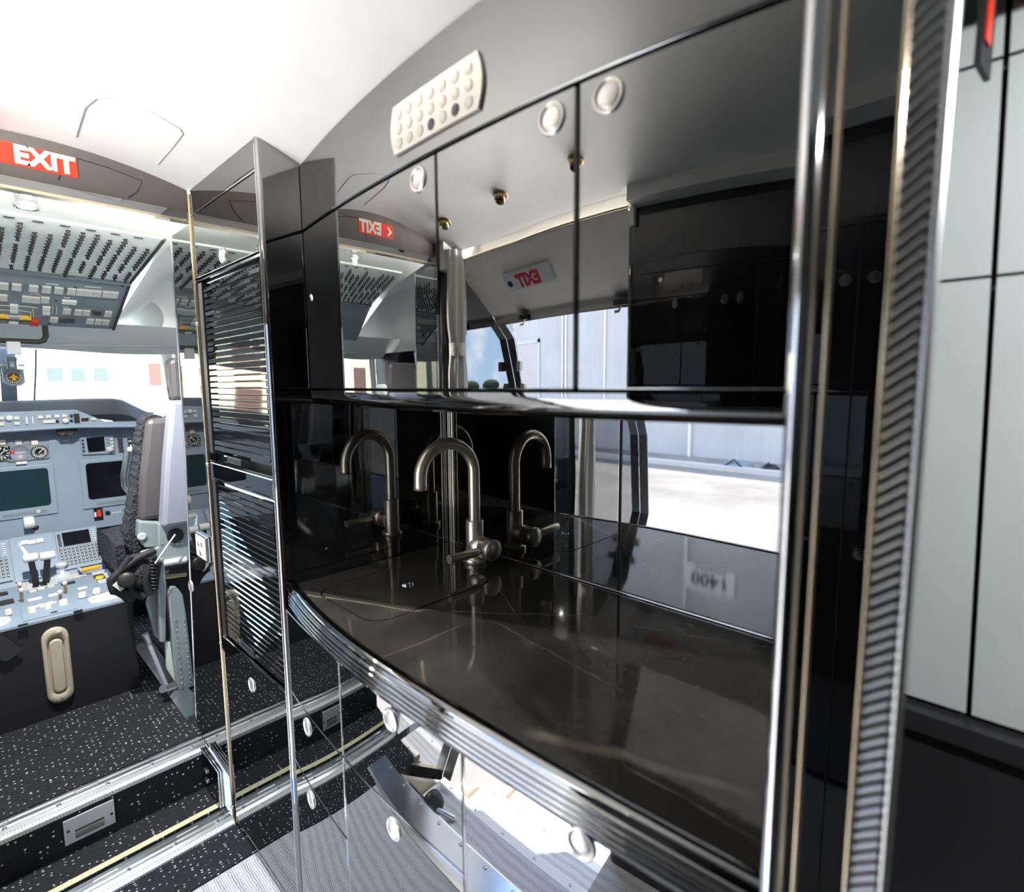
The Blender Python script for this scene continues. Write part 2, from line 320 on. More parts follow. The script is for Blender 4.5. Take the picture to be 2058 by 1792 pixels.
# ================================================================== profiles of the galley fronts (seen from above)
def U(y): return 0.563 + (0.10 if y > 0.53 else 0.23)*(y-0.53)**2          # wall cabinet front
def Mx(y): return 0.498 + (0.22 if y > 0.75 else 0.07)*(y-0.75)**2         # edge of the stone top
def Lf(y): return 0.485 + (0.13 if y > 0.72 else 0.07)*(y-0.72)**2         # base cabinet front
XT = 0.522          # face of the tall cabinet
YT = 1.285          # its aft side
XB = 1.055          # splashback
ZC = 0.928          # worktop
def ceil_z(x): return 2.02 - 0.44*(x-0.2)**2
def linsp(a, b, n): return [a+(b-a)*i/(n-1) for i in range(n)]
def curved_panel(prof, y0, y1, z0, z1, th, n=40, edge=0.0025):
    """a panel whose front follows prof(y), with real thickness and a small rounded-over edge"""
    mb = MB(); ys = linsp(y0, y1, n)
    e = edge
    yf = linsp(y0+e, y1-e, n)
    mb.grid([[(prof(y), y, z) for y in yf] for z in (z0+e, z1-e)])            # the face, with its own clean normals
    for za, zb in ((z0, z0+e), (z1, z1-e)):                                    # eased edges
        zm = za+(zb-za)*0.3
        mb.grid([[(prof(y)+e, min(max(y, y0), y1), za) for y in yf], [(prof(y)+e*0.3, y, zm) for y in yf], [(prof(y), y, zb) for y in yf]])
    for ya, yb in ((y0, y0+e), (y1, y1-e)):
        ym = ya+(yb-ya)*0.3
        mb.grid([[(prof(ya)+e, ya, z) for z in (z0+e, z1-e)], [(prof(ym)+e*0.3, ym, z) for z in (z0+e, z1-e)], [(prof(yb), yb, z) for z in (z0+e, z1-e)]])
    back = [(prof(y)+th, y) for y in ys]; fr = [(prof(y)+e, y) for y in ys]
    for z, fl in ((z0, 0), (z1, 1)):
        mb.grid([[(x, y, z) for x, y in fr], [(x, y, z) for x, y in back]], False)
    mb.grid([[(x, y, z0) for x, y in back], [(x, y, z1) for x, y in back]], False)
    for y in (y0, y1):
        mb.add([(prof(y)+e, y, z0), (prof(y)+th, y, z0), (prof(y)+th, y, z1), (prof(y)+e, y, z1)], [(0, 1, 2, 3)])
    return mb
def dslope(prof, y, h=1e-3): return (prof(y+h)-prof(y-h))/(2*h)
def front_frame(prof, y, z):
    s = dslope(prof, y); n = Vector((-1, s, 0)).normalized(); t = Vector((0, 0, 1)); a = t.cross(n)
    return frame((prof(y), y, z), a, t, n)            # local z points out of the front
# push-button latch, local axis +z
def button_meshes(r):
    ring = MB().lathe((0, 0, 0), (0, 0, 1), [(r, 0.0), (r, 0.002), (r*0.93, 0.0035), (r*0.80, 0.0032), (r*0.76, 0.0005)], 28)
    dome = MB().lathe((0, 0, 0), (0, 0, 1), [(r*0.75, 0.0003), (r*0.74, 0.0016), (r*0.60, 0.0024), (r*0.3, 0.0030), (0.0, 0.0032)], 28)
    return mesh('latch_ring', ring), mesh('latch_button', dome)
BR, BD = button_meshes(0.021)
def latch(parent, m4):
    a = obj('latch_ring', BR, 'pearl', parent); place(a, m4)
    b = obj('latch_button', BD, 'pearl', parent); place(b, m4)

# ================================================================== vestibule shell
fp = [(-0.93, -1.4, 0), (0.56, -1.4, 0), (0.56, 1.60, 0), (0.085, 1.60, 0), (0.085, 0.72, 0), (-0.93, 0.72, 0)]
struct('floor', MB().prism(fp[::-1], (0, 0, -0.03)), 'weave')
xs = linsp(-0.245, 0.80, 45)
mb = MB(); mb.grid([[(x, y, ceil_z(x)) for x in xs] for y in (-1.4, 0.2, 1.0, 1.775)]); mb.grid([[(x, y, ceil_z(x)+0.02) for x in xs] for y in (-1.4, 1.775)])
CE = struct('ceiling', mb, 'ceil')
# outline of the access hatch in the ceiling
def ceilp(px, py):
    x = 0.1
    for _ in range(30):
        p = P(px, py, z=ceil_z(x)); x = p.x
    return Vector((p.x, p.y, ceil_z(p.x)-0.0008))
pts = [(152, 275), (170, 215), (192, 197), (230, 195), (300, 222), (362, 258), (367, 268), (345, 297), (316, 330)]
struct('hatch_outline', MB().tube([ceilp(*p) for p in pts], 0.0007, 5), 'ltgrey', CE)
struct('light_block_top', MB().box((-1.0, -1.45, 2.045), (1.14, 1.79, 2.06)), 'lining')  # extra cap over the ceiling, added to block stray sky light
struct('light_block_starboard', MB().box((1.12, -1.45, 0), (1.14, 1.79, 2.06)), 'matblack')  # unseen slab added to keep sky light out behind the galley
struct('light_block_port', MB().box((-0.64, 0.66, 1.76), (-0.62, 1.79, 2.06)), 'lining')  # unseen slab added to keep sky light out above the entry lining
# end wall of the cabin aft, behind the camera, and aft starboard floor
struct('wall_aft', MB().box((-1.0, -1.45, 0), (1.1, -1.40, 2.05)), 'lining')
struct('wall_port_aft', MB().box((-0.96, -1.4, 0), (-0.93, 0.68, 2.0)), 'lining')
# lining over the entry: from the ceiling slot down to the head of the doorway
HX0, HZ0, HX1, HZ1 = -0.265, 1.900, -0.50, 1.715
mb = MB(); prof = []
for i in range(9):
    t = i/8; x = HX0+(HX1-HX0)*t; z = HZ0+(HZ1-HZ0)*t - 0.012*math.sin(pi*t)
    prof.append((x, z))
for i in range(1, 7):
    a = i/6*pi*0.75; prof.append((HX1-0.03*math.sin(a)-0.002, HZ1-0.026*(1-math.cos(a))+0.0))
prof += [(-0.60, 1.76)]
mb.grid([[(x, y, z) for x, z in prof] for y in (0.70, 1.0, 1.3, 1.715)])
HD = struct('wall_port_header', mb, 'lining')
struct('trim_1', MB().tube([(-0.262, 0.70, 1.9035), (-0.262, 1.72, 1.9035)], 0.0050, 8), 'gold')
# closed slot behind the header that hides the added ceiling fill light
struct('cove_back', MB().box((-0.42, 0.68, 1.80), (-0.40, 1.72, 2.02)).box((-0.42, 0.68, 1.985), (-0.24, 1.74, 2.0)).box((-0.42, 0.68, 1.86), (-0.27, 0.70, 2.0)).box((-0.42, 1.70, 1.86), (-0.16, 1.74, 2.02)), 'ceil', HD)

# forward bulkhead: header over the flight-deck doorway
BX0, BX1, BY = -0.15, XT-0.002, 1.775
arc = [(x, min(ceil_z(x)+0.004, 2.026)) for x in linsp(BX0, BX1, 24)]
WF = struct('wall_front', MB().prism([(BX0, BY, 1.914)]+[(x, BY, z) for x, z in arc]+[(BX1, BY, 1.914)], (0, 0.04, 0)), 'taupe')
struct('black_band', MB().box((BX0, BY-0.006, 1.893), (BX1, BY+0.04, 1.914)), 'lac', WF)
struct('gold_strip', MB().box((BX0, BY-0.010, 1.885), (BX1, BY+0.02, 1.892)), 'gold', WF)
# access panel outline on it
ap = [(155, 318), (216, 336), (286, 364), (276, 385), (258, 397)]
struct('access_panel_seam', MB().tube([P(a, b, y=BY-0.0006) for a, b in ap], 0.0011, 5), 'matblack', WF)
struct('access_panel_seam', MB().tube([P(a, b, y=BY-0.0006) for a, b in [(130, 343), (122, 348), (117, 362)]], 0.0011, 5), 'matblack', WF)
# port post and the gloss black forward wall of the entry
struct('trim_10', MB().box((-0.42, -1.4, 1.9055), (-0.22, 0.69, 1.955)), 'ceil')
WP = struct('wall_front_port', MB().box((-0.30, BY-0.035, 0), (BX0, BY+0.03, 1.985)), 'lac')
jam = [(-0.15, -0.9), (-0.15, 0.0), (-0.30, 0.0), (-0.30, 1.93), (-0.42, 1.82), (-0.52, 1.70), (-0.62, 1.62), (-0.70, 1.40), (-0.82, 1.10), (-0.86, 0.60), (-0.62, 0.0), (-0.42, -0.30), (-0.42, -0.9)]
struct('entry_panel', MB().prism([(x, 1.72, z) for x, z in jam], (0, 0.03, 0)), 'lac', WP)
mb = MB(); jj = jam[5:]
mb.grid([[(x-0.005, 1.66, z) for x, z in jj], [(x-0.045, 1.68, z) for x, z in jj], [(x-0.055, 1.75, z) for x, z in jj]], False); mb.grid([[(x-0.005, 1.66, z) for x, z in jj], [(x-0.005, 1.72, z) for x, z in jj]], False)
DR = struct('door_1', mb, 'alu')
for (x, z) in ((-0.655, 1.50), (-0.70, 1.40)):
    b = MB().box((x-0.02, 1.625, z-0.022), (x+0.012, 1.662, z+0.022)); obj('latch_keeper', b, 'cream', DR, bevel=0.004)
# hanging door-latch fittings at the head of the doorway
for y in (1.46, 0.83):
    t = thing('door_latch', 'dark hinged latch hanging from the head of the entry doorway, %s' % ('nearer the curtain' if y > 1 else 'nearer the black closet'), 'latch', (-0.5, y, 1.69), 'latches over the entry doorway')
    obj('bracket', MB().box((-0.525, y-0.035, 1.676), (-0.495, y+0.035, 1.694)), 'matblack', t)
    obj('hook', MB().tube([(-0.51, y, 1.68), (-0.515, y+0.012, 1.66), (-0.50, y+0.03, 1.655)], 0.006, 8), 'chrome', t)
# metal sill plate at the head of the airstair
SI = struct('trim_2', MB().prism([(0.085, 0, 0.003), (0.070, 0, 0.006), (-0.035, 0, 0.006), (-0.048, 0, -0.004), (-0.048, 0, -0.03), (0.085, 0, -0.03)], (0, 0.98, 0)), 'alu')
place(SI, Matrix.Translation((0, 0.72, 0)))
SCS = mesh('screw', MB().lathe((0, 0, 0), (0, 0, 1), [(0.007, 0), (0.007, 0.001), (0.004, 0.0018), (0, 0.001)], 12)); SCS.materials.append(M['steel'])
for k in range(8): o = obj('screw', SCS, None, SI); o.matrix_basis = Matrix.Identity(4); place(o, Matrix.Translation((-0.02, 0.78+k*0.12, 0.006)))
# black gloss closet on the port side, aft of the doorway
CL = thing('closet', 'tall gloss black closet across the aisle, aft of the entry doorway', 'closet', (-0.6, 0.2, 0))
ys = linsp(-1.38, 0.72, 2)
pr = [(-0.93, 0.0), (-0.93, 0.70), (-0.315, 0.70)]
mb = MB(); cp = [(-0.90, 0.72)] + [(-0.33+0.03*math.sin(a), 0.69+0.03*math.cos(a)) for a in linsp(0, pi/2, 8)] + [(-0.30, -1.38), (-0.90, -1.38)]
n = len(cp); mb.add([(x, y, 0) for x, y in cp]+[(x, y, 1.905) for x, y in cp], [(i, (i+1) % n, n+(i+1) % n, n+i) for i in range(n)]); mb.add([(x, y, 1.905) for x, y in cp], [tuple(range(n))])
obj('body', mb, 'lac2', CL)
for yy in (0.25, -0.2): obj('door_seam', MB().box((-0.2995, yy, 0.1), (-0.2985, yy+0.003, 1.72)), 'darkgap', CL)
obj('door_seam', MB().box((-0.2995, -1.3, 1.72), (-0.2985, 0.66, 1.723)), 'darkgap', CL)
obj('keyhole', MB().lathe((-0.30, 0.58, 1.70), (1, 0, 0), [(0.008, 0), (0.008, 0.002), (0.005, 0.003), (0, 0.002)], 16), 'chrome', CL)

# EXIT sign on the lining over the entry
hd = Vector((HX1-HX0, 0, HZ1-HZ0)).normalized(); hn = Vector((-hd.z, 0, hd.x)); hn = hn if hn.z < 0 else -hn
ec = Vector((-0.378, 1.30, 1.812)) + hn*0.004
ES = thing('exit_sign', 'grey rounded sign with red EXIT letters on the cream lining over the entry', 'sign', ec)
ax, ay = Vector((0, 1, 0)), -hd
mb = MB(); pl = []
for cx_, cy_, a0 in ((0.15, 0.026, 0), (-0.15, 0.026, 90), (-0.15, -0.026, 180), (0.15, -0.026, 270)):
    for k in range(7):
        a = math.radians(a0+15*k); pl.append((cx_+0.020*math.cos(a), cy_+0.016*math.sin(a)))
q = [ec + ax*u_ + ay*v_ for u_, v_ in pl]; q2 = [ec + hn*0.02 + ax*u_*0.96 + ay*v_*0.86 for u_, v_ in pl]
n = len(q); mb.add(q+q2, [(i, (i+1) % n, n+(i+1) % n, n+i) for i in range(n)], True); mb.add(q2, [tuple(range(n))])
obj('plate', mb, 'ltgrey', ES)
tm = text_mesh('EXIT', 0.080, 0.0006, 0.0042)
o = obj('lettering', tm, 'redtxt', ES); place(o, frame(ec+hn*0.0208+ax*0.0, -ax, ay, hn) if (-ax).cross(ay).dot(hn) > 0 else frame(ec+hn*0.0208, ax, ay, hn))
obj('lens', MB().lathe(ec+hn*0.02+ax*0.135, hn, [(0.014, 0), (0.014, 0.002), (0.01, 0.003), (0, 0.003)], 18), 'matblack', ES)

# EXIT sign on the bulkhead header
sc_ = [P(-64, 262, y=BY), P(151, 308, y=BY), P(151, 345, y=BY), P(-64, 300, y=BY)]
SG = thing('exit_sign', 'red EXIT sign with cream letters and arrow over the flight deck doorway', 'sign', (0.18, BY-0.002, 1.96))
x0, x1 = 0.088, 0.2735; zc_ = 1.968; hh = 0.0245
mb = MB(); pl = []
for cx_, cz_, a0 in ((x1-0.004, hh-0.004, 0), (x0+0.004, hh-0.004, 90), (x0+0.004, -hh+0.004, 180), (x1-0.004, -hh+0.004, 270)):
    for k in range(4): a = math.radians(a0+30*k); pl.append((cx_+0.004*math.cos(a), BY-0.0015, zc_+cz_+0.004*math.sin(a)))
obj('plate', MB().prism(pl, (0, 0.0025, 0)), 'red', SG)
o = obj('lettering', text_mesh('EXIT', 0.0555, 0.0006, 0.0026), 'cream', SG); place(o, frame((0.2115, BY-0.0022, zc_), (1, 0, 0), (0, 0, 1), (0, -1, 0)))
o = obj('lettering_inlay', text_mesh('EXIT', 0.0555, 0.0006, -0.0016), 'lining', SG); place(o, frame((0.2115, BY-0.0030, zc_), (1, 0, 0), (0, 0, 1), (0, -1, 0)))
obj('arrow', MB().prism([(0.096, BY-0.0028, zc_), (0.116, BY-0.0028, zc_+0.017), (0.122, BY-0.0028, zc_+0.012), (0.110, BY-0.0028, zc_), (0.122, BY-0.0028, zc_-0.012), (0.116, BY-0.0028, zc_-0.017)], (0, 0.0012, 0)), 'cream', SG)

# cream curtain tied back at the port side of the flight-deck doorway
CT = thing('curtain', 'cream curtain gathered against the black post left of the flight deck doorway', 'curtain', (-0.22, 1.67, 0.3))
rows = []
for i, z in enumerate(linsp(1.93, 0.30, 40)):
    w = 0.055 - 0.020*math.exp(-((z-1.56)/0.08)**2) + 0.008*math.sin(z*9)
    rows.append([(-0.217+w*math.cos(2*pi*k/40)*(1+0.10*math.sin(k*1.6+z*2)), 1.675+(0.028+0.012*math.sin(2*pi*k/40*7+z*1.5))*math.sin(2*pi*k/40), z) for k in range(40)])
mb = MB(); mb.grid(rows, True, True); obj('cloth', mb, 'curtain', CT)
rows = [[(-0.217+0.046*math.cos(2*pi*k/30), 1.672+0.040*math.sin(2*pi*k/30), z) for k in range(30)] for z in (1.58, 1.53)]
mb = MB(); mb.grid(rows, True, True); obj('tie_band', mb, 'cream', CT)
obj('snap', MB().lathe((-0.187, 1.634, 1.555), (0.5, -0.86, 0), [(0.007, 0), (0.007, 0.003), (0, 0.004)], 14), 'brass', CT)

# eyeball spotlights in the ceiling
def spot(y, lab):
    x = -0.07; z = ceil_z(x); t = thing('ceiling_spotlight', lab, 'spotlight', (x, y, z), 'brass eyeball spotlights in the ceiling')
    ax_ = Vector((0.28, 0, -1)).normalized()
    obj('trim_ring', MB().lathe((x, y, z+0.002), ax_, [(0.030, 0), (0.030, 0.004), (0.024, 0.007), (0.022, 0.004)], 24), 'brass', t)
    obj('eyeball', MB().lathe((x, y, z), ax_, [(0.023, 0), (0.022, 0.012), (0.019, 0.022), (0.018, 0.022), (0.015, 0.008)], 24), 'brass', t)
    obj('lens', MB().lathe((x, y, z), ax_, [(0.0155, 0.006), (0.0155, 0.009), (0.0, 0.009)], 20), 'matblack', t)
spot(1.56, 'brass eyeball spotlight in the ceiling, nearest the flight deck')
spot(1.20, 'brass eyeball spotlight in the ceiling, middle of three')
spot(0.82, 'brass eyeball spotlight in the ceiling, nearest the black closet')

# ================================================================== tall cabinet beside the flight-deck doorway
TC = thing('tall_cabinet', 'tall gloss black cabinet with louvred doors beside the flight deck doorway', 'cabinet', (0.75, 1.52, 0))
rc = 0.010; YH = 1.757
cor = [(XT+rc-rc*math.cos(a), YT+rc-rc*math.sin(a)) for a in linsp(0, pi/2, 10)]   # rounded aft corner
mb = MB(); top = 1.99
pl = [(XT, YH)] + cor + [(1.055, YT)]
# body: rounded corner and the aft side that closes the galley niche
mb.grid([[(x, y, 0) for x, y in cor], [(x, y, ceil_z(x)+0.01) for x, y in cor]], True)
mb.add([(XT+rc, YT, 0), (1.08, YT, 0), (1.08, YT, 1.80), (0.80, YT, ceil_z(0.80)), (XT+rc, YT, ceil_z(XT+rc)+0.01)], [(0, 1, 2, 3, 4)])
obj('side_panel', mb, 'lac', TC)
obj('carcass', MB().box((XT+0.03, YT+0.03, 0.0), (1.05, YH, 1.90)), 'darkgap', TC)
def tpanel(name, y0, y1, z0, z1, m='lac', parent=TC, x=XT, th=0.02, bev=0.002): return obj(name, MB().box((x, y0, z0), (x+th, y1, z1)), m, parent, bevel=bev)
YA = YT+rc
tp = MB().prism([(XT, YA, 1.909), (XT, YH, 1.909), (XT, YH, 1.972), (XT, YA, 1.972)], (0.02, 0, 0)); obj('top_panel', tp, 'lac', TC)
obj('chrome_strip', MB().box((XT-0.0015, YA, 1.902), (XT+0.004, YH, 1.906)), 'chrome', TC)
d = tpanel('upper_flap', YA, YH, 1.728, 1.901); latch(d, frame((XT, 1.533, 1.757), (0, -1, 0), (0, 0, 1), (-1, 0, 0)))
obj('chrome_strip', MB().box((XT-0.002, YA, 1.716), (XT+0.004, YH, 1.721)), 'chrome', TC)
SL = MB().prism([(0.0, 0, 0), (0.0006, 0, 0.0112), (0.0028, 0, 0.0135), (0.011, 0, 0.0138), (0.011, 0, 0)], (0, 0.395, 0)); SLM = mesh('louvre_slat', SL)
def louvred(z0, z1, y0=1.318, y1=1.713):
    d = obj('louvred_door', MB().box((XT+0.012, YA, z0-0.012), (XT+0.026, YH-0.02, z1+0.012)), 'lac', TC)
    obj('frame_stile', MB().box((XT-0.001, y1+0.003, z0-0.012), (XT+0.016, YH-0.012, z1+0.012)), 'satin', d, bevel=0.002)
    n = int((z1-z0)/0.0163)
    for i in range(n):
        o = obj('louvre_slat', SLM, 'lacs', d); place(o, Matrix.Translation((XT+0.001, y0-0.008, z0+i*(z1-z0)/n)))
    return d
LD1 = louvred(1.235, 1.700); LD2 = louvred(0.665, 1.135)
for z0, z1 in ((1.148, 1.196), (0.604, 0.652)):
    obj('pull_rail', MB().box((XT-0.003, YA, z0), (XT+0.014, YH-0.012, z1)), 'lac', TC, bevel=0.003)
    for z in (z0-0.004, z1+0.003): obj('chrome_strip', MB().box((XT-0.002, YA, z), (XT+0.006, YH-0.012, z+0.003)), 'chrome', TC)
for zz, par in ((1.216, LD1), (0.678, LD2)):
    obj('recessed_pull', MB().box((XT-0.001, 1.50, zz-0.010), (XT+0.002, 1.62, zz+0.008)), 'matblack', par, bevel=0.004)
    obj('pull_lip', MB().box((XT-0.002, 1.50, zz-0.013), (XT+0.002, 1.60, zz-0.008)), 'chrome', par)
    obj('pull_catch', MB().box((XT-0.003, 1.60, zz-0.010), (XT+0.002, 1.622, zz+0.010)), 'chrome', par, bevel=0.003)
d = tpanel('lower_door', YA, YH, 0.03, 0.598); latch(d, frame((XT, 1.53, 0.575), (0, -1, 0), (0, 0, 1), (-1, 0, 0)))
tpanel('plinth', YA, YH, 0.0, 0.026)
obj('edge_strip', MB().tube([(XT-0.0003, YA+0.001, 0.0), (XT-0.0003, YA+0.001, 1.96)], 0.0012, 8), 'chrome', TC)
# gilt piano hinge
HG = thing('piano_hinge', 'slim gilt piano hinge running the full height of the doorway edge', 'hinge', (XT, 1.765, 0))
obj('leaf', MB().box((XT-0.002, 1.759, 0.0), (XT+0.004, 1.772, 1.962)), 'gold', HG)
obj('knuckle', MB().tube([(XT-0.003, 1.7655, 0.0), (XT-0.003, 1.7655, 1.962)], 0.0034, 8), 'gold', HG)
for k in range(34):
    z = 0.10+k*0.052
    if 1.75 > z > 0.25: obj('slot', MB().box((XT-0.0068, 1.7645, z), (XT-0.0058, 1.7665, z+0.022)), 'darkgap', HG)
for z in (1.60, 1.185, 0.62, 0.06): obj('screw', MB().lathe((XT-0.003, 1.7655, z), (-1, 0, 0), [(0.0065, -0.002), (0.0065, 0.003), (0.004, 0.005), (0, 0.005)], 14), 'gold', HG)
# gloss black door-frame panel forward of the hinge
FP = thing('doorway_side_panel', 'gloss black panel lining the flight deck doorway, forward of the gilt hinge', 'panel', (XT, 1.9, 0))
obj('panel', MB().prism([(XT, 1.774, 0.15), (XT, 2.12, 0.17), (XT, 2.056, 0.723), (XT, 1.993, 1.217), (XT, 1.968, 1.885), (XT, 1.774, 1.885)], (0.03, 0, 0)), 'lac', FP)
obj('chrome_edge', MB().tube([(XT, 2.12, 0.17), (XT, 2.056, 0.723), (XT, 1.993, 1.217), (XT, 1.968, 1.885)], 0.003, 8), 'chrome', FP)
latch(FP, frame(P(384, 1178, x=XT), (0, -1, 0), (0, 0, 1), (-1, 0, 0)))
XQ = -0.148
FQ = thing('doorway_side_panel', 'gloss black panel lining the port side of the flight deck doorway, seen by reflection', 'panel', (XQ, 1.9, 0))
obj('panel', MB().prism([(XQ, 1.774, 0.15), (XQ, 2.12, 0.17), (XQ, 2.056, 0.723), (XQ, 1.993, 1.217), (XQ, 1.968, 1.885), (XQ, 1.774, 1.885)], (-0.03, 0, 0)), 'lac', FQ)
obj('chrome_edge', MB().tube([(XQ, 2.12, 0.17), (XQ, 2.056, 0.723), (XQ, 1.993, 1.217), (XQ, 1.968, 1.885)], 0.003, 8), 'chrome', FQ)
c = P(411, 1098, x=XT)
SW = thing('switch_plate', 'small cream switch plate on the black panel beside the hinge', 'switch', c)
obj('plate', MB().box((XT-0.010, c.y-0.055, c.z-0.042), (XT+0.001, c.y+0.055, c.z+0.042)), 'steel', SW, bevel=0.008)
obj('face', MB().box((XT-0.0115, c.y-0.047, c.z-0.035), (XT-0.009, c.y+0.047, c.z+0.035)), 'cream', SW, bevel=0.006)
for dy, dz in ((0.018, 0.012), (-0.014, 0.016), (0.002, -0.016)): obj('key', MB().lathe((XT-0.0115, c.y+dy, c.z+dz), (-1, 0, 0), [(0.010, 0), (0.010, 0.0015), (0, 0.002)], 14), 'pearl', SW)

# ================================================================== wall cabinets
UC = thing('overhead_cabinet', 'gloss black bowed wall cabinet over the galley worktop', 'cabinet', (0.8, 0.7, 1.372))
Y0, Y1 = 0.152, YT-0.003
obj('carcass', MB().box((0.66, 0.155, 1.395), (1.05, YT-0.002, 1.895)), 'darkgap', UC)
mb = MB(); yf = linsp(Y0, Y1, 70); zt = lambda y: ceil_z(U(y))-0.008
mb.grid([[(U(y), y, 1.7915) for y in yf], [(U(y), y, zt(y)) for y in yf]])
mb.grid([[(U(y)+0.0025, y, 1.789) for y in yf], [(U(y)+0.0008, y, 1.7898) for y in yf], [(U(y), y, 1.7915) for y in yf]])
mb.grid([[(U(y)+0.0025, y, 1.789) for y in yf], [(U(y)+0.06, y, 1.789) for y in yf]], False); mb.grid([[(U(y)+0.0025, y, zt(y)+0.002) for y in yf], [(U(y)+0.06, y, zt(y)-0.03) for y in yf]], False); mb.grid([[(U(y), y, zt(y)) for y in yf], [(U(y)+0.0025, y, zt(y)+0.002) for y in yf]], False)
obj('fascia', mb, 'lac', UC)
mb = MB(); ys = linsp(Y0, Y1, 60)      # lower rail: vertical face that rolls under
cs = [(0.0, 1.4075), (0.0, 1.402)] + [(0.030-0.030*math.cos(a), 1.402-0.030*math.sin(a)) for a in linsp(0.1, pi/2, 10)] + [(0.10, 1.372)]
mb.grid([[(U(y)+dx, y, z) for y in ys] for dx, z in cs])
mb.grid([[(U(y)+0.10, y, 1.372) for y in ys], [(XB, y, 1.372) for y in ys]], False); mb.grid([[(U(y), y, 1.4075) for y in ys], [(U(y)+0.08, y, 1.4075) for y in ys]], False)
obj('lower_rail', mb, 'lac', UC)
for (a, b, by) in ((0.7075, Y1, 0.754), (0.4275, 0.7035, 0.465), (Y0, 0.4235, 0.382)):
    d = obj('door', curved_panel(U, a, b, 1.4115, 1.7850, 0.018, 40), 'lac', UC)
    latch(d, front_frame(U, by, 1.757))
# switch plate on the fascia
SP = thing('control_plate', 'cream control plate with rows of round keys on the fascia over the wall cabinet', 'control panel', (0.565, 0.708, 1.85))
mb = MB(); rows = []
ZB, ZT = 1.812, 1.890
def sp_y(v, e): return (0.818 + 0.010*math.sin(pi*v)) if e else (0.598 - 0.010*math.sin(pi*v))
for k in range(13):
    v = k/12; rows.append([(U(y)-0.005, y, ZB+(ZT-ZB)*v) for y in linsp(sp_y(v, 0), sp_y(v, 1), 24)])
mb.grid(rows)
rim = [rows[0][i] for i in range(24)] + [r[-1] for r in rows[1:]] + [rows[-1][i] for i in range(22, -1, -1)] + [r[0] for r in rows[-2:0:-1]]
mb.grid([rim+[rim[0]], [(x+0.005, y, z) for x, y, z in rim+[rim[0]]]], False)
obj('plate', mb, 'plate', SP)
KR = mesh('key', MB().lathe((0, 0, 0), (0, 0, 1), [(0.0088, 0), (0.0088, 0.0012), (0.0080, 0.0018), (0.0072, 0.0010), (0, 0.0013)], 20)); KR.materials.append(M['platekey'])
KD = mesh('key', MB().lathe((0, 0, 0), (0, 0, 1), [(0.0088, 0), (0.0088, 0.0008), (0, 0.0008)], 20)); KD.materials.append(M['taupe'])
for r in range(3):
    for c_ in range(7):
        y = 0.800-c_*0.0305; z = 1.872-r*0.0225
        m4 = front_frame(lambda q: U(q)-0.005, y, z)
        dark = (r == 2 and c_ in (3, 5))
        o = obj('key', KD if dark else KR, None, SP); place(o, m4)

# ================================================================== worktop, sink lid, tap
WT = thing('worktop', 'dark veined polished stone worktop with bowed front', 'worktop', (0.78, 0.7, ZC-0.03))
lc = Vector((0.739, 1.068))
def rrect(cx_, cy_, hx, hy, r, n=8):
    o = []
    for sx_, sy_, a0 in ((1, 1, 0), (-1, 1, 90), (-1, -1, 180), (1, -1, 270)):
        for k in range(n): a = math.radians(a0+90*k/(n-1)); o.append((cx_+sx_*(hx-r)+r*math.cos(a), cy_+sy_*(hy-r)+r*math.sin(a)))
    return o
hole = rrect(lc.x, lc.y, 0.1780, 0.1350, 0.051, 10)
ys = linsp(0.142, YT-0.002, 50)
outer = [(Mx(y)-0.002, y) for y in ys] + [(XB, YT-0.002), (XB, 0.142)]
bmv = outer + hole
import bmesh
bm = bmesh.new()
vo = [bm.verts.new((x, y, ZC)) for x, y in outer]; vi = [bm.verts.new((x, y, ZC)) for x, y in hole]
eo = [bm.edges.new((vo[i], vo[(i+1) % len(vo)])) for i in range(len(vo))]; ei = [bm.edges.new((vi[i], vi[(i+1) % len(vi)])) for i in range(len(vi))]
bmesh.ops.triangle_fill(bm, use_beauty=True, edges=eo+ei)
for f in bm.faces:
    if f.normal.z < 0: f.normal_flip()
me = bpy.data.meshes.new('slab'); bm.to_mesh(me); bm.free()
obj('slab', me, 'stone', WT)
mb = MB(); mb.grid([[(x, y, ZC) for x, y in hole+[hole[0]]], [(x, y, ZC-0.03) for x, y in hole+[hole[0]]]], False); mb.box((0.55, 0.145, ZC-0.032), (XB, YT-0.003, ZC-0.030))
obj('underside', mb, 'darkgap', WT)
# ribbed front moulding
cs = [(-0.001, ZC-0.004), (-0.001, ZC+0.0015), (0.004, ZC+0.0035), (0.012, ZC+0.003), (0.018, ZC-0.001), (0.021, ZC-0.006), (0.0205, ZC-0.0085)]
zz = ZC-0.0085; xx = 0.0205
for k in range(4):
    w = 0.0085
    for a in linsp(-pi/2+0.25, pi/2-0.25, 6): cs.append((xx+0.0025*k*0.0+0.0005+0.0050*math.cos(a)+0.0015*min(k, 1), zz-0.0005-w*(0.5+0.5*math.sin(a))))
    zz -= w+0.0012; cs.append((xx-0.001, zz))
cs += [(0.0165, zz-0.001), (0.0165, zz-0.004), (0.0155, zz-0.014), (0.012, zz-0.016), (-0.01, zz-0.016)]
mb = MB(); ys2 = linsp(0.142, YT-0.002, 70)
def Mo(y, o):
    s = dslope(Mx, y); k = 1/math.sqrt(1+s*s); return (Mx(y)-o*k, y+o*s*k)
mb.grid([[(*Mo(y, o), z) for y in ys2] for o, z in cs]); obj('front_moulding', mb, 'lac', WT)
obj('back_bead', MB().tube([(XB-0.004, 0.15, ZC+0.003), (XB-0.004, YT-0.004, ZC+0.003)], 0.0022, 6), 'chrome', WT)
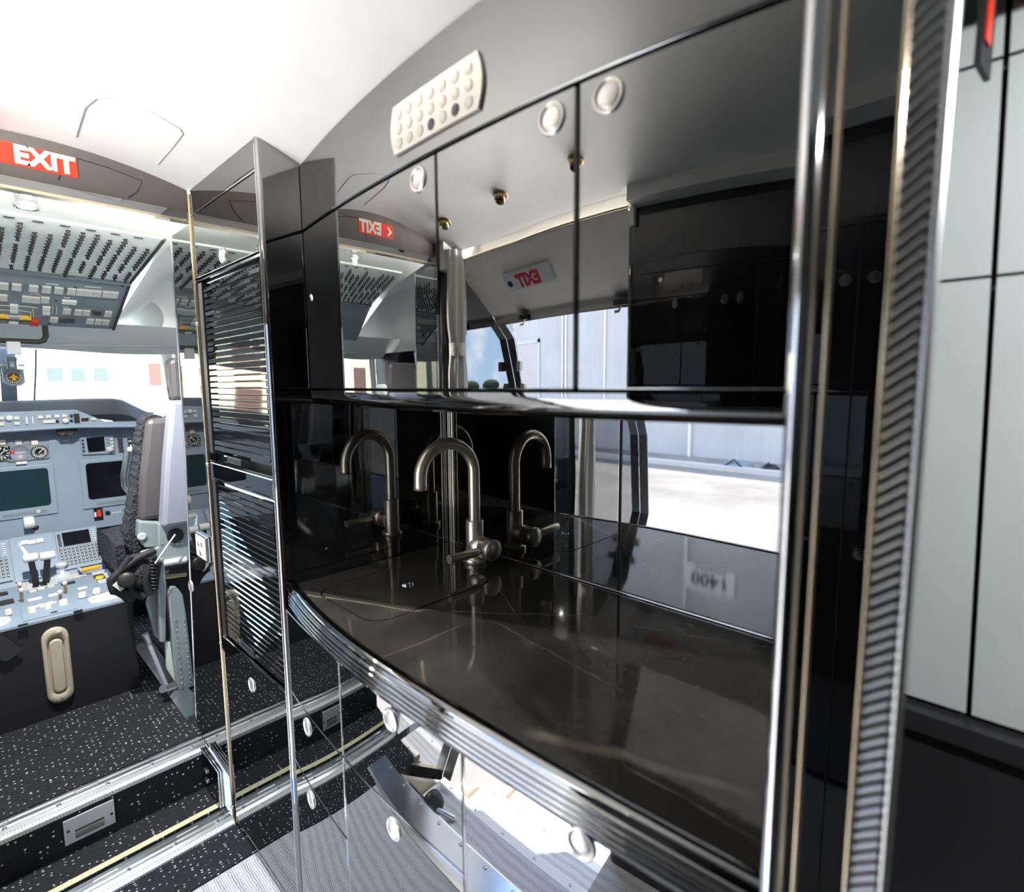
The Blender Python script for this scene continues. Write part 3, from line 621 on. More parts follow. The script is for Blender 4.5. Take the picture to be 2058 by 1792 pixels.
# sink lid
SLD = thing('sink_lid', 'flush dark stone sink lid with a round finger hole, left part of the worktop', 'lid', (lc.x, lc.y, ZC))
lid = rrect(lc.x, lc.y, 0.1742, 0.1312, 0.048, 10)
fh = [(0.742+0.016*math.cos(-2*pi*k/24), 1.068+0.016*math.sin(-2*pi*k/24)) for k in range(24)]
bm = bmesh.new()
vo = [bm.verts.new((x, y, ZC+0.0006)) for x, y in lid]; vi = [bm.verts.new((x, y, ZC+0.0006)) for x, y in fh]
eo = [bm.edges.new((vo[i], vo[(i+1) % len(vo)])) for i in range(len(vo))]; ei = [bm.edges.new((vi[i], vi[(i+1) % len(vi)])) for i in range(len(vi))]
bmesh.ops.triangle_fill(bm, use_beauty=True, edges=eo+ei)
for f in bm.faces:
    if f.normal.z < 0: f.normal_flip()
me = bpy.data.meshes.new('lid_slab'); bm.to_mesh(me); bm.free()
obj('lid_slab', me, 'stone', SLD)
mb = MB(); mb.grid([[(x, y, ZC+0.0006) for x, y in lid+[lid[0]]], [(x, y, ZC-0.012) for x, y in lid+[lid[0]]]], False); obj('lid_edge', mb, 'stone', SLD)
mb = MB(); mb.grid([[(x, y, ZC+0.0006) for x, y in fh+[fh[0]]], [(x, y, ZC-0.012) for x, y in fh+[fh[0]]]], True); mb.add([(x, y, ZC-0.012) for x, y in fh], [tuple(range(24))]); obj('finger_hole', mb, 'chrome', SLD)
# tap
tb = P(955, 1128, z=ZC); tx, ty = tb.x, tb.y
TP = thing('tap', 'brushed bronze swan-neck tap with side lever at the back corner of the worktop', 'tap', (tx, ty, ZC))
obj('base_ring', MB().lathe((tx, ty, ZC), (0, 0, 1), [(0.032, 0), (0.033, 0.002), (0.033, 0.012), (0.031, 0.014), (0.025, 0.014)], 36), 'nickel', TP)
zt = P(957, 1043, y=ty).z; zt2 = zt
obj('body', MB().lathe((tx, ty, ZC), (0, 0, 1), [(0.0245, 0.010), (0.0245, zt-ZC-0.001), (0.0235, zt-ZC), (0.0, zt-ZC)], 36), 'nickel', TP)
# spout bends in the vertical plane towards the sink
sd = Vector((-0.94, 0.10, 0)).normalized()
ztop = P(900, 892, y=ty).z
pe = P(842, 975, y=ty)
R_ = 0.0
k = (pe.x-tx)/sd.x if abs(sd.x) > 1e-6 else 0
span = 0.168
R_ = span/2; za = ztop-R_
path = [Vector((tx, ty, zt-0.01)), Vector((tx, ty, zt+0.03)), Vector((tx, ty, za))]
for a in linsp(0.12, pi, 22): path.append(Vector((tx, ty, za)) + sd*(R_-R_*math.cos(a)) + Vector((0, 0, R_*math.sin(a))))
tipz = P(842, 985, y=ty+sd.y*span).z
path.append(Vector((tx, ty, tipz+0.012)) + sd*span)
obj('spout', MB().tube(path, 0.0160, 24), 'nickel', TP)
ap_ = Vector((tx, ty, 0)) + sd*span
obj('aerator', MB().lathe((ap_.x, ap_.y, tipz+0.014), (0, 0, -1), [(0.0165, 0.0), (0.0165, 0.014), (0.0150, 0.0145), (0.0135, 0.010), (0, 0.010)], 24), 'nickel', TP)
# mixer cartridge sticks out aft, lever towards the aisle
hz = P(975, 1088, y=ty).z
md = Vector((-0.05, -0.99, 0)).normalized()
obj('valve_barrel', MB().lathe((tx, ty, hz), md, [(0.0285, 0.008), (0.0285, 0.040), (0.0275, 0.0405)], 30), 'nickel', TP)
kn = obj('mixer_knob', MB().lathe((tx, ty, hz), md, [(0.0275, 0.0415), (0.0290, 0.042), (0.0290, 0.078), (0.0278, 0.080), (0.0, 0.080)], 36), 'nickel', TP)
lv = Vector((-0.98, 0.05, 0.02)).normalized(); l0 = Vector((tx, ty, hz)) + md*0.060 + lv*0.024
obj('lever_stem', MB().tube([l0, l0+lv*0.022], 0.0055, 12), 'gold', kn)
obj('lever', MB().tube([l0+lv*0.016, l0+lv*0.018, l0+lv*0.108, l0+lv*0.110], [0.0105, 0.0115, 0.0115, 0.0105], 18), 'nickel', kn)

# ================================================================== splashback
SB = thing('splashback', 'gloss black mirror splashback behind the worktop', 'splashback', (XB, 0.7, ZC))
obj('panel', MB().box((XB, 0.668, ZC), (XB+0.012, YT-0.004, 1.374)), 'lac', SB)
obj('panel', MB().box((XB, 0.142, ZC), (XB+0.012, 0.659, 1.374)), 'lac', SB)
obj('joint_strip', MB().box((XB+0.004, 0.6595, ZC), (XB+0.008, 0.6675, 1.374)), 'darkgap', SB)
obj('joint_bead', MB().box((XB-0.0005, 0.6672, ZC), (XB+0.004, 0.6686, 1.374)), 'chrome', SB)
for y, w, m in ((YT-0.010, 0.0022, 'gold'), (YT-0.018, 0.0030, 'steel'), (YT-0.030, 0.0046, 'gold')):
    obj('corner_rod', MB().tube([(XB-0.006, y, ZC), (XB-0.006, y, 1.374)], w, 10), m, SB)
obj('side_panel', MB().box((XT+0.03, YT-0.004, ZC+0.002), (XB, YT-0.0005, 1.374)), 'lac', SB)

# ================================================================== base cabinets
BC = thing('base_cabinet', 'gloss black bowed base cabinet with drawers under the worktop', 'cabinet', (0.78, 0.7, 0))
obj('carcass', MB().box((0.57, 0.142, 0.0), (1.05, YT-0.004, 0.875)), 'darkgap', BC)
zt_ = 0.872
def front(nm, a, b, z0, z1, by=None, bz=None):
    d = obj(nm, curved_panel(Lf, a, b, z0, z1, 0.018, 36, 0.0018), 'lac', BC)
    if by: latch(d, front_frame(Lf, by, bz))
    return d
ya_, yb_, yc_ = YT-0.003, 0.955, 0.573
front('drawer', yb_+0.002, ya_, 0.664, zt_)
front('drawer', yb_+0.002, ya_, 0.480, 0.661, 1.155, 0.628)
front('drawer', yb_+0.002, ya_, 0.03, 0.477, 1.155, 0.444)
front('drawer', yc_+0.002, yb_-0.002, 0.664, zt_, 0.763, 0.836)
front('drawer', yc_+0.002, yb_-0.002, 0.03, 0.661, 0.765, 0.625)
front('door', 0.142, yc_-0.002, 0.03, zt_, 0.358, 0.852)
for y in (yb_, yc_): obj('joint_bead', MB().box((Lf(y)+0.001, y-0.0009, 0.03), (Lf(y)+0.006, y+0.0009, zt_)), 'chrome', BC)
ys = linsp(0.12, YT-0.003, 40); mb = MB(); mb.grid([[(Lf(y)+0.02, y, 0) for y in ys], [(Lf(y)+0.02, y, 0.028) for y in ys]]); obj('plinth', mb, 'satin', BC)

# ================================================================== end column at the aft end of the galley
EC = thing('galley_end_panel', 'black galley end panel with chrome and gilt edge strips, near right', 'panel', (0.75, 0.1, 0))
XE = 0.470
obj('panel', MB().box((XE+0.004, 0.052, 0), (0.505, 0.138, 2.0)), 'lac', EC)
obj('inner_panel', MB().box((0.505, 0.108, 0), (1.06, 0.138, 2.0)), 'lac', EC)
obj('port_face', MB().box((XE, 0.078, 0), (XE+0.006, 0.112, 2.0)), 'lac', EC)
obj('chrome_nosing', MB().tube([(XE+0.006, 0.1330, 0), (XE+0.006, 0.1330, 2.0)], 0.0095, 24), 'chrome', EC)
obj('gilt_strip', MB().tube([(XE+0.002, 0.1145, 0), (XE+0.002, 0.1145, 2.0)], 0.0022, 12), 'gold', EC)
obj('gilt_strip', MB().tube([(XE+0.001, 0.0765, 0), (XE+0.001, 0.0765, 2.0)], 0.0020, 12), 'gold', EC)
obj('steel_nosing', MB().tube([(XE+0.006, 0.0525, 0), (XE+0.006, 0.0525, 2.0)], 0.0040, 16), 'steel', EC)
RB = mesh('rib', MB().tube([(0, 0.0750, 0), (0, 0.0565, 0.0145)], 0.0026, 8))
for k in range(200):
    o = obj('rib', RB, 'steel', EC); place(o, Matrix.Translation((XE+0.0035, 0, 0.005+k*0.0098)))
# pale panels on the starboard side wall, aft of the galley
def wx(z): return 0.93 - 0.04*max(0, (z-0.95)/1.0)**2
def sy(z): return 0.023 + 0.027*(z-0.93)
WS = struct('wall_starboard', MB().grid([[(wx(z)+0.02, y, z) for z in linsp(0, 2.0, 20)] for y in (-1.4, 0.12)]), 'matblack')
for side in (0, 1):
    for (z0, z1) in ((0.965, 1.548), (1.552, 1.800), (1.804, 1.98)):
        zs = linsp(z0, z1, 14)
        ya_ = (lambda z: sy(z)+0.003) if side == 0 else (lambda z: -0.9); yb2 = (lambda z: 0.12) if side == 0 else (lambda z: sy(z)-0.003)
        mb = MB(); mb.grid([[(wx(z), f(z), z) for z in zs] for f in (ya_, yb2)]); mb.grid([[(wx(z), ya_(z), z) for z in zs], [(wx(z)+0.015, ya_(z), z) for z in zs]], False); mb.grid([[(wx(z), yb2(z), z) for z in zs], [(wx(z)+0.015, yb2(z), z) for z in zs]], False)
        struct('wall_panel', mb, 'panelgrey', WS)
struct('ledge', MB().box((0.900, -1.4, 0.930), (0.96, 0.12, 0.958)), 'satin', WS)
struct('dado', MB().box((0.915, -1.4, 0.0), (0.95, 0.12, 0.929)), 'satin', WS)
c = P(1982, 50, x=0.84)
BS = thing('blade_sign', 'small black sign with red marking on the pale side wall, top right', 'sign', c)
obj('plate', MB().obox(c, (0.93, -0.10, 0.0), (0.10, 0.995, 0), (0, 0, 1), 0.03, 0.003, 0.05), 'matblack', BS)
obj('red_mark', MB().obox(c+Vector((-0.012, -0.0037, 0.01)), (0.93, -0.10, 0.0), (0.10, 0.995, 0), (0, 0, 1), 0.012, 0.001, 0.036), 'red', BS)
struct('floor_aft', MB().box((0.47, -1.4, -0.03), (0.95, 0.048, -0.001)), 'weave')
# ================================================================== step and sills into the flight deck
ZF = 0.165                                   # flight deck floor
XL, XR = -0.15, XT-0.001
struct('floor_carpet_strip', MB().box((-0.15, 1.60, -0.03), (0.56, 1.770, 0.004)), 'speck')
def rail(name, y, z, lab):
    t = thing(name, lab, None, (0.2, y, z), kind='structure')
    prof = [(0.0, 0.0), (0.0, 0.010), (0.012, 0.014), (0.016, 0.010), (0.026, 0.010), (0.028, 0.018), (0.036, 0.018), (0.038, 0.010), (0.052, 0.010), (0.056, 0.014), (0.066, 0.014), (0.070, 0.0)]
    mb = MB(); mb.grid([[(x, y+a, z+b) for a, b in prof] for x in (XL, XR)], False); obj('sill_profile', mb, 'alu', t)
    obj('ribbed_nosing', MB().box((XL, y-0.022, z-0.006), (XR, y, z+0.009)), 'ltgrey', t, bevel=0.003)
    RG = mesh('rib', MB().box((0, y-0.0235, z-0.004), (0.003, y-0.001, z+0.0100)))
    for k in range(88): o = obj('rib', RG, 'white', t); place(o, Matrix.Translation((XL+0.004+k*0.0076, 0, 0)))
    SCW = mesh('screw', MB().lathe((0, 0, 0), (0, 0, 1), [(0.006, 0), (0.006, 0.002), (0.004, 0.0035), (0, 0.0035)], 12))
    for k in range(6): o = obj('screw', SCW, 'chrome', t); place(o, Matrix.Translation((XL+0.03+k*0.12, y+0.020, z+0.0095)))
    for k in range(3): o = obj('lug', MB().box((XL+0.10+k*0.21, y+0.037, z+0.016), (XL+0.16+k*0.21, y+0.046, z+0.021)), 'steel', t, bevel=0.003)
rail('trim_3', 1.775, 0.002, 'bright ribbed metal sill at the foot of the flight deck step')
struct('floor_step', MB().box((XL, 1.845, 0.0), (XR, 1.99, 0.022)), 'speck')
struct('trim_4', MB().box((XL, 1.846, 0.0221), (XR, 1.868, 0.0235)), 'tape')
RI = struct('wall_step', MB().box((XL, 1.985, 0.02), (XR, 2.005, 0.150)), 'speck')
rail('trim_5', 2.005, 0.150, 'bright ribbed metal sill at the top of the flight deck step')
struct('floor_flight_deck', MB().box((-0.75, 2.075, 0.10), (1.15, 3.5, ZF)), 'speck')
# recessed pull on the riser
pq = [P(126, 1648, y=1.984), P(229, 1607, y=1.984), P(233, 1652, y=1.984), P(130, 1697, y=1.984)]
cx_ = sum(p.x for p in pq)/4; cz_ = sum(p.z for p in pq)/4; hw = (pq[1].x-pq[0].x)/2
HP = thing('pull_plate', 'white recessed pull plate on the speckled step riser', 'handle', (cx_, 1.984, cz_))
obj('plate', MB().box((cx_-hw, 1.979, cz_-0.040), (cx_+hw, 1.985, cz_+0.040)), 'ltgrey', HP, bevel=0.002)
obj('slot', MB().box((cx_-hw*0.6, 1.9785, cz_-0.030), (cx_+hw*0.55, 1.981, cz_-0.004)), 'steel', HP, bevel=0.002)
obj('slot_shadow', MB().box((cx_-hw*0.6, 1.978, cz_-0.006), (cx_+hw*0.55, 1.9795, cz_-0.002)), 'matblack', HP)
for s in (-1, 1): obj('screw', MB().lathe((cx_+s*hw*0.85, 1.979, cz_-0.004*s), (0, -1, 0), [(0.004, 0), (0.004, 0.001), (0, 0.001)], 10), 'matblack', HP)
obj('stamp_mark', MB().box((cx_-0.004, 1.9785, cz_+0.006), (cx_-0.002, 1.979, cz_+0.022)), 'steel', HP)
# black box with chrome edges at the right end of the step
EB = thing('step_end_box', 'low black box with chrome edge strips at the right end of the step', 'box', (0.51, 1.9, 0.022))
obj('body', MB().box((0.497, 1.822, 0.035), (0.516, 2.0, 0.160)), 'lac', EB, bevel=0.002)
for k in range(3):
    x = 0.499+0.0075*k
    obj('chrome_strip', MB().tube([(x, 1.998, 0.162), (x, 1.820, 0.162), (x, 1.820, 0.036)], 0.0018, 6), 'chrome', EB)
for z in (0.065, 0.10): obj('catch', MB().box((0.492, 1.93, z), (0.498, 1.955, z+0.012)), 'steel', EB, bevel=0.002)

# ================================================================== flight deck shell
XCc = 0.20
def ckroof(x): return 1.965 - 0.30*(x-XCc)**2
xs = linsp(-0.78, 1.18, 40)
mb = MB(); mb.grid([[(x, y, ckroof(x)) for x in xs] for y in (1.80, 2.3, 2.8)]); struct('ceiling_flight_deck', mb, 'ck_white')
# side linings and window surrounds, starboard and port
for s, nm in ((1, 'wall_flight_deck_starboard'), (-1, 'wall_flight_deck_port')):
    fx = lambda x: XCc+s*(x-XCc)
    secs = []
    for y in (1.80, 2.3, 2.75, 3.05, 3.35, 3.6):
        k = max(0, (y-2.75)/0.85)
        secs.append([(fx(0.545), y, 1.905-0.26*max(0, (y-2.1)/1.2)), (fx(0.72-0.02*k), y, 1.90-0.20*k), (fx(0.92-0.10*k), y, 1.80-0.13*k), (fx(1.06-0.22*k), y, 1.68-0.055*k), (fx(1.10-0.30*k), y, 1.615)])
    mb = MB(); mb.grid(secs); w = struct(nm, mb, 'ck_white')
    mb = MB(); lo = []
    for y in (1.80, 2.3, 2.75, 3.05, 3.35, 3.6):
        k = max(0, (y-2.75)/0.85); lo.append([(fx(1.12-0.30*k), y, 1.28), (fx(1.13-0.32*k), y, 0.9), (fx(1.0-0.28*k), y, 0.1)])
    mb.grid(lo); struct('lower_lining', mb, 'ck_blue', w)
    struct('window_post', MB().tube([(fx(0.88), 3.42, 1.27), (fx(0.83), 3.36, 1.64)], 0.035, 8), 'ck_white', w)
    struct('rear_post', MB().box((min(fx(1.05), fx(1.14)), 1.80, 1.25), (max(fx(1.05), fx(1.14)), 2.30, 1.70)), 'ck_white', w)
# bulkhead behind the crew seats (flight deck side) either side of the doorway
struct('wall_rear_flight_deck', MB().box((0.56, 1.79, 0), (1.15, 1.80, 1.95)).box((-0.75, 1.79, 0), (-0.32, 1.80, 1.95)), 'ck_white')
# brow over the windscreen, the windscreen panes and the centre post
secs = []
for x in linsp(-0.72, 1.12, 30):
    k = ((x-XCc)/0.92)**2
    secs.append([(x, 3.00-0.05*k, 1.70), (x, 3.10-0.10*k, 1.665), (x, 3.24-0.18*k, 1.625-0.01*math.cos((x-XCc)*3.2)), (x, 3.36-0.25*k, 1.592+0.010*math.cos((x-XCc)*6.5))])
mb = MB(); mb.grid(secs); BRW = struct('trim_6', mb, 'ck_white')
struct('piping', MB().tube([(s_[2][0], s_[2][1], s_[2][2]-0.004) for s_ in secs[8:]], 0.003, 6), 'ltgrey', BRW)
def glass(t, b):
    t.nodes.remove(b); o = t.nodes['Material Output']
    g = t.nodes.new('ShaderNodeBsdfGlossy'); g.inputs['Roughness'].default_value = 0.0
    tr = t.nodes.new('ShaderNodeBsdfTransparent'); tr.inputs[0].default_value = (0.93, 0.97, 0.95, 1)
    m = t.nodes.new('ShaderNodeMixShader'); fr = t.nodes.new('ShaderNodeFresnel'); fr.inputs[0].default_value = 1.4
    t.links.new(fr.outputs[0], m.inputs[0]); t.links.new(tr.outputs[0], m.inputs[1]); t.links.new(g.outputs[0], m.inputs[2]); t.links.new(m.outputs[0], o.inputs[0])
M['glass'] = node_mat('windscreen_glass', glass)
for i, s in enumerate((1, -1)):
    fx = lambda x: XCc+s*(x-XCc)
    struct('window_%d' % (i+1), MB().prism([(fx(0.225), 3.62, 1.28), (fx(0.86), 3.44, 1.28), (fx(0.82), 3.34, 1.62), (fx(0.225), 3.40, 1.62)], (0, 0.01, 0)), 'glass')
    struct('window_%d' % (i+3), MB().prism([(fx(0.90), 3.40, 1.28), (fx(1.13), 2.35, 1.28), (fx(1.10), 2.35, 1.62), (fx(0.85), 3.32, 1.62)], (0.006*s, 0, 0)), 'glass')
a0, a1 = P(24, 690, y=3.42), P(24, 806, y=3.60)
struct('trim_7', MB().prism([(0.172, 3.38, 1.62), (0.228, 3.38, 1.62), (0.226, 3.58, 1.27), (0.170, 3.58, 1.27)], (0, 0.02, 0)), 'ck_blue')
struct('trim_8', MB().tube([P(72, 702, y=3.45), P(72, 740, y=3.5), P(69, 806, y=3.58)], 0.004, 6), 'matblack')

# ------------------------------------------------------------------ overhead circuit-breaker panel
A = Vector((0, 2.115, 1.906)); B = Vector((0, 2.626, 1.833)); Cc = Vector((0, 3.014, 1.678))
OHL, OHR = -0.14, 0.54
def pl_axes(a, b):
    v = (b-a).normalized(); n = Vector((1, 0, 0)).cross(v); n = n if n.z < 0 else -n; return v, n
v1, n1 = pl_axes(A, B); v2, n2 = pl_axes(B, Cc)
CB = thing('circuit_breaker_panel', 'pale overhead panel set with rows of black circuit breakers', 'control panel', (0.2, 2.37, 1.87))
mid = (A+B)/2; obj('plate', MB().obox(Vector(((OHL+OHR)/2, mid.y, mid.z)) - n1*0.004, (1, 0, 0), v1, n1, (OHR-OHL)/2, (B-A).length/2, 0.004), 'ck_green', CB)
obj('lower_rail', MB().obox(Vector(((OHL+OHR)/2, B.y, B.z)) + n1*0.004, (1, 0, 0), v1, n1, (OHR-OHL)/2, 0.010, 0.006), 'ck_grey', CB)
BK = mesh('circuit_breaker', MB().lathe((0, 0, 0), (0, 0, 1), [(0.0066, 0), (0.0066, 0.002), (0.0040, 0.0025), (0.0040, 0.009), (0.0052, 0.010), (0.0052, 0.014), (0.0, 0.014)], 10)); BK.materials.append(M['knob'])
L1 = (B-A).length; rnd = random.Random(3); nb = 0
for ci in range(18):
    x = OHL+0.035+ci*0.0365
    seq = []; v = 0.055+rnd.choice((0, 0, 0.03, 0.06))
    while v < L1-0.03:
        run = rnd.randint(3, 8)
        for _ in range(run):
            if v < L1-0.025 and nb < 285:
                o = obj('circuit_breaker', BK, None, CB); place(o, frame(A+Vector((x, 0, 0))+v1*v, (1, 0, 0), n1.cross(Vector((1, 0, 0))), n1)); nb += 1
            v += 0.0290
        v += rnd.choice((0.018, 0.03, 0.045))
for ci in range(7): obj('slot', MB().obox(A+Vector((0.10+ci*0.062, 0, 0))+v1*0.020+n1*0.0005, (1, 0, 0), v1, n1, 0.012, 0.003, 0.001), 'knob', CB)
for x in (0.105, 0.29): obj('seam', MB().obox(A+Vector((x, 0, 0))+v1*(L1/2)+n1*0.0004, (1, 0, 0), v1, n1, 0.0012, L1/2, 0.0006), 'ck_white', CB)

# ------------------------------------------------------------------ overhead switch panel
OS = thing('overhead_switch_panel', 'blue grey overhead panel with white push switches below the circuit breakers', 'control panel', (0.2, 2.82, 1.75))
mid = (B+Cc)/2; L2 = (Cc-B).length
obj('plate', MB().obox(Vector(((OHL+OHR)/2, mid.y, mid.z)) - n2*0.01, (1, 0, 0), v2, n2, (OHR-OHL)/2, L2/2, 0.01), 'ck_grey', OS)
def on2(px, py): return Pn(px, py, B, n2)
KW = {}
def key2(px, py, w, h, m, nm='push_switch', d=0.008):
    kk = (round(w, 4), round(h, 4), m, nm)
    if kk not in KW: KW[kk] = mesh(nm, MB().box((-w, -h, 0), (w, h, d))); KW[kk].materials.append(M[m])
    o = obj(nm, KW[kk], None, OS); place(o, frame(on2(px, py), (1, 0, 0), n2.cross(Vector((1, 0, 0))), n2)); return o
for px in (7, 33, 67, 93, 118, 143, 161, 178, 195, 213, 229): key2(px, 573+(px-7)*0.081, 0.0128, 0.021, 'keyw')
for px, py in ((5, 596), (53, 599), (71, 601), (90, 601)): key2(px, py, 0.0128, 0.020, 'keyw')
for px, py in ((132, 605), (146, 606), (93, 618), (93, 627), (28, 614), (28, 623)): key2(px, py, 0.0115, 0.013, 'ck_green', 'annunciator')
for px, py in ((134, 624), (157, 626), (173, 627), (217, 629), (108, 641), (181, 644), (197, 645), (212, 646)): key2(px, py, 0.0122, 0.020, 'keyw')
for px, py in ((195, 628), (127, 643), (142, 643)): key2(px, py, 0.0122, 0.013, 'keyd', 'annunciator')
key2(68, 645, 0.0135, 0.019, 'red', 'guarded_switch', 0.014)
key2(28, 635, 0.022, 0.010, 'keyw', 'guard_bar'); key2(27, 648, 0.014, 0.008, 'ck_green', 'annunciator')
for px, py in ((5, 635), (50, 638)):
    c = on2(px, py); k = obj('rotary_knob', MB().lathe(c, n2, [(0.019, 0), (0.019, 0.012), (0.016, 0.014), (0, 0.014)], 20), 'yellow', OS)
    obj('knob_bar', MB().obox(c+n2*0.015, (1, 0, 0), v2, n2, 0.018, 0.0035, 0.002), 'knob', k)
for (a, b) in (((0, 613), (22, 614)), ((35, 614), (75, 618)), ((0, 622), (20, 623)), ((37, 623), (62, 627)), ((66, 620), (67, 638)), ((62, 628), (62, 638)), ((106, 615), (105, 630)), ((114, 615), (113, 630))):
    obj('flow_line', MB().tube([on2(*a)+n2*0.0006, on2(*b)+n2*0.0006], 0.0014, 5), 'cream', OS)
for px, py in ((152, 577), (113, 604), (99, 650), (221, 657), (223, 618), (246, 575)): obj('screw', MB().lathe(on2(px, py), n2, [(0.005, 0), (0.005, 0.001), (0, 0.001)], 8), 'knob', OS)
obj('blank_plate', MB().prism([on2(170, 602)+n2*0.001, on2(238, 606)+n2*0.001, on2(231, 619)+n2*0.001, on2(167, 613)+n2*0.001], n2*0.002), 'ck_grey', OS)
for (n_, b, c_) in ((6, 107, 571), (8, 189, 577), (5, 72, 590), (3, 137, 598), (3, 134, 616)):      # rows of tiny legend marks
    for k in range(n_): obj('legend_mark', MB().obox(on2(b+(k-n_/2)*4.2, c_+(k-n_/2)*0.34)+n2*0.0006, (1, 0, 0), v2, n2, 0.0028, 0.0030, 0.0004), 'white', OS)
# edge trim of the overhead console
obj('side_trim', MB().tube([Vector((OHR, A.y, A.z)), Vector((OHR, B.y, B.z)), Vector((OHR, Cc.y, Cc.z))], 0.006, 6), 'ck_dark', OS)
# dome lamp ahead of the doorway
c = P(55, 428, y=2.06)
DL = thing('dome_lamp', 'small round chrome dome lamp above the circuit breakers', 'lamp', c)
obj('housing', MB().lathe((c.x, c.y, ckroof(c.x)+0.005), (0, 0, -1), [(0.040, 0), (0.040, 0.006), (0.026, 0.010), (0.024, 0.035), (0.032, 0.050), (0.030, 0.052), (0.018, 0.045)], 24), 'chrome', DL)
obj('lens', MB().lathe((c.x, c.y, ckroof(c.x)-0.038), (0, 0, -1), [(0.022, 0), (0.020, 0.008), (0, 0.011)], 20), 'lamp', DL)
dl = bpy.data.lights.new('dome_lamp_light', 'SPOT'); dl.energy = 130.0; dl.spot_size = math.radians(160); dl.spot_blend = 0.8; dl.shadow_soft_size = 0.012; dl.color = (1, 0.98, 0.94)
dlo = bpy.data.objects.new('dome_lamp_light', dl); COL.objects.link(dlo); dlo.location = (c.x, c.y, ckroof(c.x)-0.058)
# half-round map light on the lining
c = P(262, 628, x=0.62)
ML = thing('map_light', 'small map light set in a hollow of the white lining right of the overhead panel', 'lamp', c)
obj('hollow', MB().lathe(c+Vector((0.06, 0.05, -0.01)), (-0.25, -0.85, -0.3), [(0.085, 0), (0.080, 0.006), (0.055, 0.012), (0, 0.016)], 28), 'ck_green', ML)
obj('lamp_head', MB().lathe(c+Vector((-0.02, -0.005, 0.0)), (-0.3, -0.9, -0.2), [(0.018, 0), (0.018, 0.025), (0.013, 0.028), (0, 0.026)], 16), 'steel', ML)
# black grab handle
GH = thing('grab_handle', 'black tubular grab handle hanging under the overhead panel', 'handle', (0.2, 3.03, 1.61))
hp = [Vector((0.305, 3.02, 1.69)), Vector((0.305, 3.03, 1.635)), Vector((0.297, 3.03, 1.617)), Vector((0.280, 3.03, 1.610)), Vector((0.12, 3.03, 1.610)), Vector((0.103, 3.03, 1.617)), Vector((0.095, 3.03, 1.635)), Vector((0.095, 3.02, 1.69))]
obj('bar', MB().tube(hp, 0.0105, 12), 'ck_dark', GH)
obj('bracket', MB().box((0.178, 3.02, 1.555), (0.222, 3.04, 1.610)), 'ltgrey', GH, bevel=0.004)
# standby compass
c = P(27, 757, y=3.30)
CP = thing('compass', 'grey standby compass with orange aircraft figure hanging at the windscreen post', 'compass', c)
hs = 0.036
pl = [(-hs, 0.036), (hs, 0.034), (hs*1.02, -0.026), (hs*0.55, -0.040), (-hs*0.4, -0.042), (-hs, -0.026)]
obj('case', MB().prism([(c.x+a, c.y-0.014, c.z+b) for a, b in pl], (0, 0.035, 0)), 'ck_grey', CP, bevel=0.003)
dial = obj('dial', MB().lathe((c.x, c.y-0.0145, c.z-0.001), (0, -1, 0), [(0.031, 0), (0.031, 0.001), (0, 0.001)], 28), 'seatgrey', CP)
for k in range(24):
    a = 2*pi*k/24; ca, sa = math.cos(a), math.sin(a)
    obj('tick', MB().obox((c.x+0.025*ca, c.y-0.016, c.z-0.001+0.025*sa), (ca, 0, sa), (0, 1, 0), (-sa, 0, ca), 0.0045, 0.0006, 0.0011), 'white', dial)
fig = [(0, 0.020), (0.0035, 0.008), (0.016, -0.003), (0.016, -0.007), (0.0045, -0.005), (0.004, -0.010), (0.008, -0.014), (0.008, -0.017), (0, -0.015), (-0.008, -0.017), (-0.008, -0.014), (-0.004, -0.010), (-0.0045, -0.005), (-0.016, -0.007), (-0.016, -0.003), (-0.0035, 0.008)]
obj('aircraft_figure', MB().prism([(c.x+a, c.y-0.0175, c.z+b) for a, b in fig], (0, 0.0015, 0)), 'orange', dial)
obj('bracket', MB().box((c.x-0.016, c.y, c.z+0.034), (c.x-0.010, c.y+0.02, c.z+0.075)).box((c.x+0.010, c.y, c.z+0.034), (c.x+0.016, c.y+0.02, c.z+0.075)).box((c.x-0.018, c.y-0.004, c.z+0.072), (c.x+0.018, c.y+0.022, c.z+0.088)), 'ck_grey', CP)
obj('clamp_bulb', MB().lathe((c.x, c.y, c.z+0.05), (0, 0, 1), [(0, -0.008), (0.006, -0.005), (0.007, 0.0), (0.004, 0.012), (0, 0.014)], 12), 'white', CP)
for s in (-1, 1): obj('side_knob', MB().lathe((c.x+s*0.034, c.y, c.z+0.052), (s, 0, 0), [(0.004, -0.014), (0.004, 0.0), (0.006, 0.001), (0.005, 0.006), (0, 0.007)], 10), 'cream', CP)

# ------------------------------------------------------------------ glareshield and instrument panel
YP = 3.30
GS = thing('glareshield', 'dark padded glareshield above the instrument panel', 'glareshield', (0.3, 3.3, 1.3))
g = [(0, 806), (60, 804), (150, 801), (225, 800), (245, 803), (270, 815), (295, 827), (330, 831)]
gp = [P(a, b, y=3.34) for a, b in g]
topl = [(-0.40, 3.34, 1.30), (-0.34, 3.34, 1.335), (-0.12, 3.34, 1.352)] + [tuple(p) for p in gp] + [(0.80, 3.32, 1.265)]
mb = MB(); mb.grid([[(x, y-0.12, min(z-0.075, 1.30) if 0.0 < x < 0.5 else z-0.075) for x, y, z in topl], [(x, y-0.03, z-0.012) for x, y, z in topl], [(x, y, z) for x, y, z in topl], [(x, y+0.30, z-0.03) for x, y, z in topl], [(x, y+0.32, z-0.12) for x, y, z in topl]])
obj('padded_top', mb, 'ck_dark', GS)
